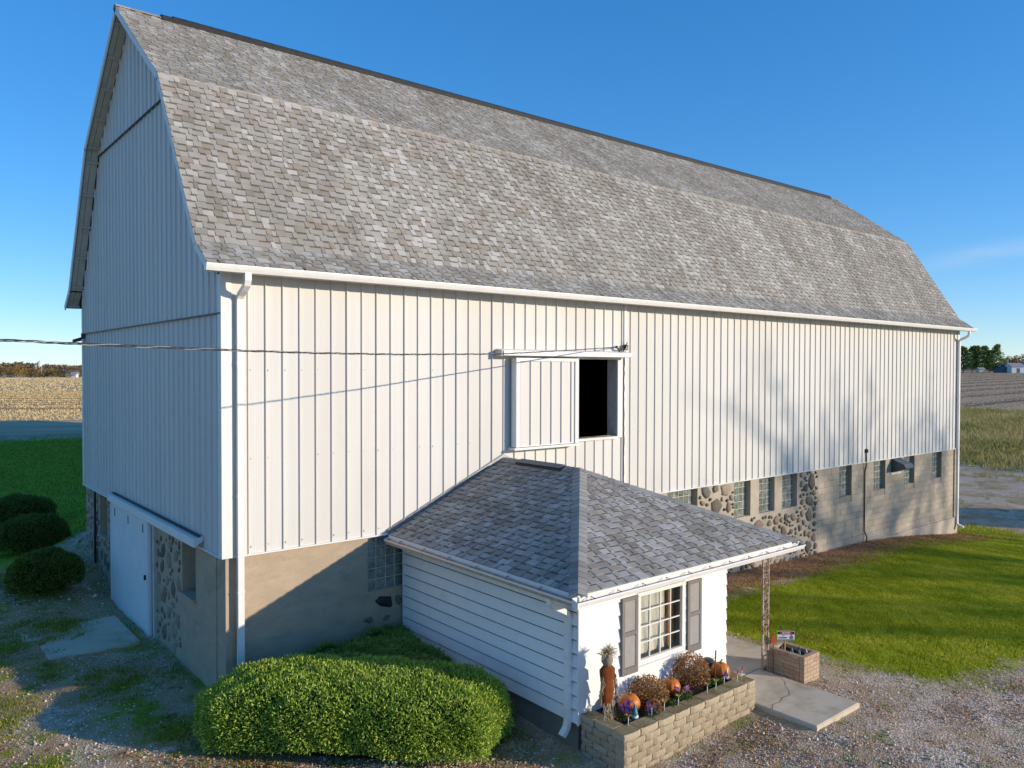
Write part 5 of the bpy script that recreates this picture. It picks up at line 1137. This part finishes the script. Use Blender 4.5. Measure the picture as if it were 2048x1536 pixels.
mb.add(vs, [(i*30+j, (i+1)*30+j, (i+1)*30+j+1, i*30+j+1) for i in range(23) for j in range(29)], .5, True); mb.build('inner_twigs', M['core'], jt)

# ================================================================== SCATTER (stuff)
def nz(x, y, s, seed):
    r = np.random.default_rng(seed); o = np.zeros_like(x)
    for k in range(6):
        a = r.uniform(0, 6.28); f = s*r.uniform(.6, 2.2); o += np.sin((x*math.cos(a)+y*math.sin(a))*f+r.uniform(0, 6.28))
    return o/6
def blades(name, label, cat, X, Yv, hgt, wid, mat, seed, tone=None, lean=.45, off=0.0):
    rr = np.random.default_rng(seed); n = len(X); Z = H(X, Yv)+off; an = rr.uniform(0, 6.28, n); hh = hgt*rr.uniform(.55, 1.3, n); ww = wid*rr.uniform(.7, 1.3, n)
    s = np.stack([np.cos(an), np.sin(an), np.zeros(n)], -1)*ww[:, None]; P = np.stack([X, Yv, Z-.01], -1); tip = P+np.stack([rr.normal(size=n)*lean*hh, rr.normal(size=n)*lean*hh, hh], -1)
    V = np.stack([P-s, P+s, tip], 1); o = link(name, np_mesh(name, V, 3, mat, rr.random(n) if tone is None else tone)); tag(o, label, cat, kind='stuff'); return o
def sample(n, x0, x1, y0, y1, seed, dens):
    rr = np.random.default_rng(seed); X = rr.uniform(x0, x1, n); Yv = rr.uniform(y0, y1, n); k = rr.random(n) < dens(X, Yv); return X[k], Yv[k]
blocked = lambda x, y: ((x > 3.2) & (x < 7.1) & (y > -6.0)) | ((x > 6.4) & (x < 9.05) & (y > -6.85) & (y < -2.6)&((x<7.97)|(y>-4.95))) | ((x > -.02) & (y > -.05) & (y < 10.8) & (x < 29.4))
dl_ = lambda x, y: smooth(sdist(x, y, LAWN)+.5*nz(x, y, 2.5, 1), .7)*np.clip(1.25-(x-9)/30, .25, 1)
X, Yv = sample(420000, 9, 31, -11, -.4, 81, dl_)
tn = np.clip(np.random.default_rng(5).normal(.42, .24, len(X))+.30*nz(X, Yv, 1.0, 4)+.35*nz(X, Yv, 5, 6), 0, 1); blades('lawn_grass', 'bright green lawn grass right of the brick planter', 'grass', X, Yv, .052, .0095, M['grass'], 82, tn)
yard = lambda x, y: np.where(blocked(x, y), 0, np.clip((nz(x, y, 1.6, 7)+.35*nz(x, y, 5, 8))*2.6+.28, 0, 1))
X, Yv = sample(200000, -9, 3.2, -4, 10.5, 83, yard); blades('yard_grass', 'patchy weeds and grass in the shaded yard beside the gable', 'grass', X, Yv, .06, .010, M['weeds'], 84)
X, Yv = sample(130000, -4, 24, -13, -3.0, 85, lambda x, y: np.where(blocked(x, y) | (sdist(x, y, LAWN) > .2), 0, np.clip((nz(x, y, 1.9, 9)+.4*nz(x, y, 6, 10))*2.4-.75, 0, 1)))
blades('drive_weeds', 'weed patches growing through the gravel drive', 'grass', X, Yv, .045, .011, M['weeds'], 86)
X, Yv = sample(120000, -14, 10, 10.6, 37, 87, lambda x, y: smooth(sdist(x, y, BACKLAWN), 1.5)*np.where((x > -.1) & (y < 10.9), 0, .9)); blades('back_lawn_grass', 'shaded green grass behind the barn gable', 'grass', X, Yv, .075, .016, M['weeds'], 88, np.clip(np.random.default_rng(2).normal(.35, .2, len(X)), 0, 1))
X, Yv = sample(90000, 52, 100, -8, 45, 89, lambda x, y: smooth(x-54-(y-7)*.1, 2)*smooth(98-x, 4)); tn = np.clip(.5+.45*nz(X, Yv, .5, 12)+np.random.default_rng(3).normal(0, .2, len(X)), 0, 1); blades('bank_grass', 'tall yellow-green grass bank beyond the far barn corner', 'grass', X, Yv, .42, .05, M['drygrass'], 90, tn)
X, Yv = sample(60000, 29.6, 54, -14, 12, 91, lambda x, y: np.clip((nz(x, y, .9, 13)+.5*nz(x, y, 3, 14))*2.4-.75, 0, 1)); blades('dry_tufts', 'dry grass tufts on the gravel beyond the far barn corner', 'grass', X, Yv, .13, .02, M['drygrass'], 92)
X, Yv = sample(40000, 29.3, 33, -6, .5, 93, lambda x, y: np.clip(.7-.4*nz(x, y, 2, 3)-.25*(x-29.5), 0, 1)); blades('corner_grass', 'green grass by the far downspout', 'grass', X, Yv, .1, .014, M['grass'], 94)
# wall-foot dead growth
X, Yv = sample(45000, 8.8, 30, -1.6, -.03, 95, lambda x, y: np.clip(.8+.5*nz(x, y, 3, 15)+y*.25, 0, 1)*.8); blades('wall_foot_growth', 'brown dead growth along the foot of the barn wall', 'grass', X, Yv, .06, .010, M['leaves'], 96)
# gravel
def pebbles(name, label, X, Yv, size, seed):
    rr = np.random.default_rng(seed); n = len(X); Z = H(X, Yv); sz = size*rr.lognormal(0, .35, n); c = np.stack([X, Yv, Z+sz*.25], -1)
    ax_ = rr.normal(size=(n, 3, 3)); q, _ = np.linalg.qr(ax_); q = q*(sz[:, None, None]*rr.uniform(.6, 1.2, (n, 3, 1)))
    pos, neg = c[:, None]+q, c[:, None]-q; T = []
    for a in (pos[:, 0], neg[:, 0]):
        for b in (pos[:, 1], neg[:, 1]):
            for d in (pos[:, 2], neg[:, 2]): T.append(np.stack([a, b, d], 1))
    V = np.stack(T, 1).reshape(-1, 3, 3); o = link(name, np_mesh(name, V, 3, M['gravel'], np.repeat(rr.random(n), 8))); tag(o, label, 'gravel', kind='stuff')
gd_ = lambda x, y: np.where(blocked(x, y) | (sdist(x, y, LAWN) > .1), 0, np.clip(.75-1.3*nz(x, y, 1.3, 17), .08, 1))*np.clip(9.5/np.hypot(x+4.5, y+13), .2, 1)**1.5
X, Yv = sample(230000, -6, 17, -13, -2.5, 101, gd_); pebbles('gravel', 'loose pale gravel on the sunlit drive', X, Yv, .0125, 102)
X, Yv = sample(16000, -6, .2, -5, 9, 103, lambda x, y: np.where(blocked(x, y), 0, np.clip(.45-1.2*nz(x, y, 1.6, 7), .02, 1))); pebbles('yard_gravel', 'loose gravel in the shaded yard', X, Yv, .013, 104)
# rubble along gable foot
rr_ = random.Random(6); mb = MB()
for k in range(70):
    y = rr_.uniform(7.4, 10.8); x = -rr_.uniform(.05, 1.0)*(.6+.4*(y-7)/3); c = Vector((x, y, h1(x, y)+.01)); r = rr_.uniform(.03, .09); vs = [c+Vector((rr_.gauss(0, 1), rr_.gauss(0, 1), rr_.gauss(0, .6))).normalized()*r*rr_.uniform(.7, 1.2) for _ in range(6)]
    mb.add(vs, [(0, 1, 2), (0, 2, 3), (0, 3, 4), (0, 4, 1), (5, 2, 1), (5, 3, 2), (5, 4, 3), (5, 1, 4)], rr_.random())
tag(mb.build('rubble', M['gravel']), 'broken rubble stones heaped at the foot of the gable wall', 'rubble', kind='stuff')
# fallen leaves
def litter(name, label, X, Yv, seed, size=.03):
    rr = np.random.default_rng(seed); n = len(X); P = np.stack([X, Yv, H(X, Yv)+rr.uniform(.005, .035, n)], -1); D = unit(np.stack([rr.normal(size=n), rr.normal(size=n), rr.normal(size=n)*.35], -1)); o = link(name, np_mesh(name, rhombs(P, D, size*rr.uniform(.8, 1.8, n), size*rr.uniform(.35, .7, n), rr), 4, M['leaves'], rr.random(n))); tag(o, label, 'leaves', kind='stuff')
hx, hy = .70, -.71
def hedge_ring(x, y):
    u = (x-1.1)*hx+(y+2.32)*hy; v = -(x-1.1)*hy+(y+2.32)*hx; d = (np.abs(u/2.35)**3+np.abs(v/1.12)**3)**(1/3); return np.where((d > .9) & (d < 1.55), np.clip(1.5-d, 0, 1)*np.clip(.55-v*.6+.15*u, .05, 1), 0)
X, Yv = sample(60000, -2.5, 4, -6, 1, 111, hedge_ring); k = ~blocked(X, Yv); litter('hedge_leaves', 'fallen brown leaves around the foot of the clipped hedge', X[k], Yv[k], 112, .026)
X, Yv = sample(60000, 3, 12, -9.5, -4, 113, lambda x, y: np.where(blocked(x, y), 0, np.clip((nz(x, y, 1.5, 21)+.4*nz(x, y, 5, 22))*2-.35+.6*np.exp(-((x-8.6)**2+(y+6.2)**2)/1.2)+.5*np.exp(-((x-5)**2/4+(y+6.2)**2/.15)), 0, 1)*.8)); litter('drive_leaves', 'red-brown leaves lying by the walk slab and bed wall', X, Yv, 114, .022)
X, Yv = sample(60000, -9, 1, -5, 9, 115, lambda x, y: np.where(blocked(x, y), 0, np.clip((nz(x, y, 1.4, 23)+.4*nz(x, y, 5, 24))*2-.45, 0, .8))); litter('yard_leaves', 'brown leaf litter scattered over the shaded yard', X, Yv, 116, .025)

# shaded concrete pad at the gable door
o = MB().prism([(-1.95, 3.75, h1(-1.2, 4.6)-.2), (-.35, 3.75, h1(-1.2, 4.6)-.2), (-.35, 5.8, h1(-1.2, 4.6)-.2), (-1.95, 5.8, h1(-1.2, 4.6)-.2)], (0, 0, .23)).build('door_pad', M['slab']); tag(o, 'pale concrete pad in front of the white gable door', 'pavement', kind='structure')

# ================================================================== SERVICE CABLE
def cable_pts(n=120):
    K = np.array([(9.3, -.08, 3.66), (7.07, -.981, 3.538), (4.084, -2.187, 3.396), (1.39, -3.276, 3.337), (-.306, -3.961, 3.324), (-1.541, -4.46, 3.331), (-2.995, -5.047, 3.35), (-3.665, -5.318, 3.362), (-7.5, -6.87, 3.52), (-13.9, -9.45, 4.05)])
    sgm_ = np.concatenate([[0], np.cumsum(np.linalg.norm(np.diff(K, axis=0), axis=1))]); t = np.linspace(0, sgm_[-1], n); return np.stack([np.interp(t, sgm_, K[:, i]) for i in range(3)], -1), t
CPt, tt = cable_pts(420)
cab = thing('service_cable', 'twisted overhead service cable running from the hay door to the left', 'cable', (9.3, -.08, 3.66))
for k, (r, mt) in enumerate(((.0055, 'wire'), (.0055, 'wire'), (.0042, 'alu'))):
    an = tt*2*math.pi/.55+k*2.094; off = np.stack([-np.sin(0.385)*np.cos(an)*.0085*0, np.cos(an)*.0085, np.sin(an)*.0085], -1); MB().tube([tuple(p) for p in CPt+off], r, 5).build('strand', M[mt], cab)
up_ = thing('utility_pole', 'wooden utility pole carrying the service cable, outside the picture on the left', 'pole', (-13.9, -9.45, h1(-13.9, -9.45)))
MB().tube([(-13.9, -9.45, -2.6), (-13.9, -9.45, 4.8)], .15, 12, r2=.12).build('shaft', M['bark'], up_); MB().box(-14.6, -13.2, -9.62, -9.56, 4.3, 4.42).build('crossarm', M['bark'], up_)

# ================================================================== TREES
def crown_leaves(rr, C, R, n, size):
    P = []; 
    D = unit(rr.normal(size=(n, 3))); rad = rr.random(n)**.45; P = np.asarray(C)+D*rad[:, None]*np.asarray(R); return P, unit(D+rr.normal(size=(n, 3))*.8), size*rr.uniform(.6, 1.3, n)
def leafy_tree(name, label, x, y, hgt, wid, tone0, seed, n=700, mat='autumn', group=None, cat='tree', lobes=9):
    rr = np.random.default_rng(seed); gz = h1(x, y); t = thing(name, label, cat, (x, y, gz), group)
    mb = MB(); mb.tube([(x, y, gz-.3), (x+.02*hgt, y, gz+hgt*.35), (x, y, gz+hgt*.8)], hgt*.022, 6, r2=hgt*.008)
    for k in range(5):
        an = rr.uniform(0, 6.28); mb.tube([(x, y, gz+hgt*rr.uniform(.2, .5)), (x+math.cos(an)*wid*.6, y+math.sin(an)*wid*.6, gz+hgt*rr.uniform(.55, .85))], hgt*.01, 4, r2=hgt*.004)
    mb.build('trunk', M['bark'], t); V = []; T = []
    for k in range(lobes):
        an = rr.uniform(0, 6.28); rr_2 = wid*rr.uniform(0, .62); c = (x+math.cos(an)*rr_2, y+math.sin(an)*rr_2, gz+hgt*rr.uniform(.12, .80)); m_ = n//lobes
        P, D, s = crown_leaves(rr, c, (wid*.5, wid*.5, hgt*.2), m_, hgt*.085); V.append(rhombs(P, D, s, s*.38, rr)); T.append(np.clip(tone0+rr.normal(size=m_)*.09, 0, 1))
    link('crown', np_mesh('crown', np.concatenate(V), 4, M[mat], np.concatenate(T)), t)
def pine(x, y, hgt, wid, label, seed, group='pines beyond the right-hand field'):
    rr = np.random.default_rng(seed); gz = h1(x, y); t = thing('pine_tree', label, 'tree', (x, y, gz), group)
    MB().tube([(x, y, gz-.5), (x, y, gz+hgt*.97)], hgt*.018, 7, r2=hgt*.004).build('trunk', M['bark'], t); V = []; T = []; z = .14
    while z < .99:
        w_ = wid*(1-z)**.65*rr.uniform(.75, 1.15)+.3
        for k in range(5):
            an = rr.uniform(0, 6.28); ln = w_*rr.uniform(.6, 1.05); m_ = 26; s = rr.random(m_)**.7; P = np.stack([x+math.cos(an)*ln*s+rr.normal(size=m_)*.22, y+math.sin(an)*ln*s+rr.normal(size=m_)*.22, gz+hgt*z+ln*.22*s+rr.normal(size=m_)*.18], -1)
            D = unit(np.stack([math.cos(an)+rr.normal(size=m_)*.6, math.sin(an)+rr.normal(size=m_)*.6, rr.normal(size=m_)*.5+.35], -1)); V.append(rhombs(P, D, rr.uniform(.5, 1.0, m_), rr.uniform(.12, .24, m_), rr)); T.append(np.clip(.45+.3*s+rr.normal(size=m_)*.15, 0, 1))
        z += rr.uniform(.035, .06)
    link('crown', np_mesh('crown', np.concatenate(V), 4, M['pine'], np.concatenate(T)), t)
F = 1573.14
def at(u, depth): 
    d = c_r*((u-1024)/F)+c_f; p = CAM+d*depth; return p.x, p.y
for i, (u, dep, hg, wd) in enumerate(((1926, 350, 11.6, 4.2), (1944, 372, 12.0, 3.8), (1953, 352, 11.8, 3.4), (1968, 365, 11.9, 3.6), (1978, 350, 9.5, 3.0), (1993, 345, 12.0, 4.6))):
    x, y = at(u, dep); pine(x, y, hg, wd, ['pine closest to the far barn corner', 'second pine from the far barn corner', 'third pine from the far barn corner with open crown', 'slender pine in the middle of the row', 'short pine near the right end of the row', 'broad sunlit pine at the right end of the row'][i], 200+i)
for i, (u, dep, hg, wd, tn) in enumerate(((2006, 430, 9, 6, .65), (2022, 455, 10, 7, .5), (2038, 445, 11, 8, .6), (2056, 450, 11, 8, .55), (1912, 400, 9, 6, .5), (2075, 450, 10, 8, .3))):
    x, y = at(u, dep); leafy_tree('autumn_tree', ['rust-coloured tree right of the broad pine', 'brown autumn tree behind the white shed', 'orange-brown tree at the right picture edge', 'brown tree just past the right picture edge', 'brown tree glimpsed behind the barn corner', 'olive tree outside the right picture edge'][i], x, y, hg, wd*.6, tn, 220+i, 700, group='autumn trees beyond the right-hand field')
# far shed, truck, house on the right
def gable_house(name, label, cat, u, dep, w_, d_, eave, ridge, wallm, roofm, rot, door=True):
    x, y = at(u, dep); gz = h1(x, y); t = thing(name, label, cat, (x, y, gz)); Rm = Matrix.Translation((x, y, gz))@Matrix.Rotation(rot, 4, 'Z')
    def b(mb): 
        mb.v = [tuple(Rm@Vector(v)) for v in mb.v]; return mb
    b(MB().box(-w_/2, w_/2, -d_/2, d_/2, -1, eave).prism([(-w_/2, -d_/2, eave), (-w_/2, d_/2, eave), (-w_/2, 0, ridge)], (w_, 0, 0))).build('wall', wallm, t)
    o = .3
    b(MB().prism([(-w_/2-o, -d_/2-o, eave-.1), (-w_/2-o, 0, ridge+.1), (-w_/2-o, 0, ridge+.35), (-w_/2-o, -d_/2-o, eave+.15)], (w_+2*o, 0, 0)).prism([(-w_/2-o, d_/2+o, eave-.1), (-w_/2-o, 0, ridge+.1), (-w_/2-o, 0, ridge+.35), (-w_/2-o, d_/2+o, eave+.15)], (w_+2*o, 0, 0))).build('roof', roofm, t)
    if door: b(MB().box(-w_*.12, w_*.12, -d_/2-.05, -d_/2+.02, 0, eave*.75)).build('door', M['farblue'], t)
rt = math.atan2(c_r.y, c_r.x)
gable_house('white_shed', 'white far shed with pale roof right of the pines', 'shed', 2026, 340, 5.6, 7, 2.6, 3.9, M['farwhite'], M['farroof'], rt)
gable_house('blue_shed', 'dark blue-grey lean shed left of the white shed', 'shed', 2004, 343, 4.2, 6, 2.2, 2.9, M['farblue'], M['farblue'], rt, False)
gable_house('cream_outbuilding', 'tiny cream outbuilding under the pines', 'shed', 1960, 341, 2.2, 2.5, 1.5, 2.0, M['faryellow'], M['farroof'], rt, False)
gable_house('blue_roof_barn', 'pale blue-roofed barn at the right picture edge', 'barn', 2056, 380, 9, 9, 3.2, 5.0, M['farroof'], M['farroof'], rt+.5, False)
# left tree line
lt = [(2, 262, 7.5, .8), (18, 256, 7.6, .25), (33, 262, 8.2, .5), (46, 256, 7.0, .95), (60, 262, 7.6, .2), (72, 258, 7.2, .55), (84, 256, 7.8, .8), (95, 262, 6.6, .35), (106, 258, 6.8, .9), (118, 256, 6.2, .8), (130, 258, 5.6, .78), (145, 256, 7.8, .12), (160, 258, 8.0, .1), (173, 262, 7.4, .6), (-15, 262, 7.5, .6)]
ll_ = ['olive tree at the left picture edge', 'brown tree second from the left picture edge', 'tall russet tree in the left tree line', 'golden tree in the left tree line', 'dull brown tree left of the far silo', 'rust tree just left of the far silo', 'olive tree below the far silo', 'brown tree just right of the far silo', 'small golden tree right of the far silo', 'dark olive tree with low crown in the left tree line', 'short dark tree in the left tree line', 'bare grey-brown tree near the barn gable edge', 'bare spreading tree beside the barn gable edge', 'reddish tree half hidden by the barn gable', 'tree just past the left picture edge']
for i, (u, dep, hg, tn) in enumerate(lt):
    x, y = at(u, dep); leafy_tree('autumn_tree', ll_[i], x, y, hg*.50, hg*.38, tn, 300+i, 800 if i not in (11, 12) else 420, group='autumn trees along the left field edge')
x, y = at(152, 254); gable_house('white_cottage', 'tiny white cottage among the trees by the barn gable edge', 'house', 150, 254, 1.5, 1.5, .9, 1.4, M['farwhite'], M['farroof'], rt, False)
x, y = at(80, 520); gz = 0; fs = thing('far_silo', 'white far silo with domed cap rising above the left tree line', 'silo', (x, y, 0)); MB().lathe([(1.35, -2), (1.35, 6.6)], (x, y, 0), 20).build('shaft', M['farwhite'], fs); MB().lathe([(1.4, 6.6), (1.2, 7.2), (.7, 7.6), (.1, 7.8)], (x, y, 0), 20).build('dome', M['farwhite'], fs); MB().lathe([(.8, -2), (.8, 4.6), (.6, 5.0), (.1, 5.2)], (x-2.6, y-1, 0), 14).build('feed_bin', M['farroof'], fs)
# far hills: low wooded ridges
rr = np.random.default_rng(77)
def ridge(name, dep, u0, u1, z_of, mat, label, n=160, depth=120):
    mb = MB(); vs = []
    for i in range(n+1):
        u = u0+(u1-u0)*i/n; x, y = at(u, dep); x2, y2 = at(u, dep+depth); zt = z_of(u)
        xm, ym = at(u, dep+depth*.5); vs += [(x, y, -6), (xm, ym, zt), (x2, y2, zt-2)]
    mb.add(vs, [(3*i+k, 3*i+k+1, 3*i+k+4, 3*i+k+3) for i in range(n) for k in (0, 1)], .5, True); tag(mb.build(name, mat), label, 'hill', kind='structure')
def zl_(u): return 3.1+1100/1573*(5.5+3*math.exp(-((u-40)/30)**2)-2.5*max(0, min(1, (u-90)/60))+.6*math.sin(u*.21))
ridge('hills', 1100, -2600, 420, zl_, simple('far_wooded_hill', (0.20, 0.155, 0.135), (0.15, 0.13, 0.12), 1, .02, .03), 'low wooded hills on the left horizon')
ridge('hills', 1300, 1700, 3900, lambda u: 3.1+1300/1573*(6+.05*max(0, min(60, u-1990))+1.2*math.sin(u*.05)), simple('far_wooded_ridge', (0.17, 0.12, 0.10), (0.12, 0.10, 0.09), 1, .02, .03), 'low wooded ridge on the right horizon')
# woods on the hill: leafy mass
P = []; 
for k in range(9000):
    u = rr.uniform(-60, 230); dep = rr.uniform(900, 1130); x, y = at(u, dep); P.append((x, y, zl_(u)*rr.uniform(.1, 1.02)-1.0))
P = np.array(P); D = unit(rr.normal(size=P.shape)); o = link('far_woods', np_mesh('far_woods', rhombs(P, D, rr.uniform(1.5, 4, len(P)), rr.uniform(.8, 1.6, len(P)), rr), 4, M['farwood'], rr.random(len(P)))); tag(o, 'brown leafless woods covering the left hills', 'woods', kind='stuff')
P = []
for k in range(5000):
    u = rr.uniform(1980, 2150); dep = rr.uniform(650, 720); x, y = at(u, dep); P.append((x, y, rr.uniform(-1, 7.5+1.5*math.sin(u*.12))))
P = np.array(P); D = unit(rr.normal(size=P.shape)); o = link('far_woods', np_mesh('far_woods', rhombs(P, D, rr.uniform(1, 2.4, len(P)), rr.uniform(.5, 1.0, len(P)), rr), 4, M['farwood'], rr.random(len(P)))); tag(o, 'russet woods above the white shed on the right', 'woods', kind='stuff')

# bare trees and silo beyond the right frame edge (their shadows fall on the wall and lawn)
def bare_tree(x, y, hgt, label, seed):
    rr = random.Random(seed); gz = h1(x, y); t = thing('bare_tree', label, 'tree', (x, y, gz), 'bare yard trees outside the picture'); tr = MB(); br = MB()
    def grow(p, d, ln, r, lv, mb):
        q = p+d*ln; mid = p+d*ln*.5+Vector((rr.gauss(0, 1), rr.gauss(0, 1), rr.gauss(0, .5)))*ln*.05; mb.tube([p, mid, q], r, 6 if lv < 2 else 4, r2=r*.62)
        if lv >= 5: return
        for k in range(3 if lv < 3 else 2):
            nd = (d+Vector((rr.gauss(0, 1), rr.gauss(0, 1), rr.gauss(0, .6)+.25))*.52).normalized(); grow(q if k else p+d*ln*rr.uniform(.6, .9), nd, ln*rr.uniform(.6, .8), r*.58, lv+1, br)
    grow(Vector((x, y, gz-.2)), Vector((0, 0, 1)), hgt*.33, hgt*.018, 0, tr); tr.build('trunk', M['bark'], t); br.build('branches', M['bark'], t)
    bv = np.array(br.v); r2 = np.random.default_rng(seed); pk = bv[r2.integers(0, len(bv), 1500)]+r2.normal(size=(1500, 3))*.22; link('leaves', np_mesh('leaves', rhombs(pk, unit(r2.normal(size=(1500, 3))), r2.uniform(.12, .22, 1500), r2.uniform(.05, .09, 1500), r2), 4, M['autumn'], r2.random(1500)), t)
def sunpt(wx, wz, t): return wx+t*1.0, -1.42*t, wz+.416*t
for i, (wx, t, hg) in enumerate(((17.0, 37, 22.5), (21.0, 35, 24.0), (25.0, 34, 22.0))):
    x, y, _ = sunpt(wx, 0, t); bare_tree(x, y, hg, ['nearest bare yard tree outside the picture on the right', 'bare yard tree beside the silo outside the picture', 'farthest bare yard tree outside the picture on the right'][i], 400+i)
# standing stubble
rowm = lambda x, y: np.sin(2*math.pi*y/4.6+.6*np.sin(x*.05)+1.2*np.sin(y*.31)) 
X1, Y1 = sample(170000, -45, 60, 42.2, 100, 121, lambda x, y: np.where(rowm(x, y) > .35, .7, 1)); X2, Y2 = sample(70000, -70, 150, 100, 276, 125, lambda x, y: np.where(x > 95+(y-45)*.5, 0, 1.0))
blades('corn_stubble', 'golden stubble standing in the left-hand field', 'stubble', X1, Y1, .12, .045, M['stubble'], 122, np.where((rowm(X1, Y1) > .35) & (Y1 > 47), .03, np.random.default_rng(9).uniform(.2, 1, len(X1)))); blades('far_stubble', 'pale golden stubble in the far left-hand field', 'stubble', X2, Y2, .16, .11, M['stubble'], 126, np.random.default_rng(10).uniform(.2, 1, len(X2)))
X, Yv = sample(130000, 99, 345, -60, 160, 123, lambda x, y: smooth(x-103-(y-25)*.2, 6)*1.0); blades('ploughed_stubble', 'brown stubble rows in the right-hand field', 'stubble', X, Yv, .13, .08, M['stubble_r'], 124, np.where(np.sin(2*math.pi*Yv/9.0+.5*np.sin(X*.03)) > .62, .02, np.random.default_rng(11).uniform(.2, 1, len(X))))
x, y = 34.3+24, 1.0-1.42*24; si = thing('concrete_silo', 'tall concrete silo standing outside the picture on the right', 'silo', (x, y, h1(x, y))); MB().lathe([(2.5, -4.5), (2.5, 12)], (x, y, 0), 28).build('shaft', M['silo'], si); MB().lathe([(2.55, 12), (2.2, 13), (1.2, 13.8), (.1, 14.1)], (x, y, 0), 28).build('dome', M['farroof'], si)
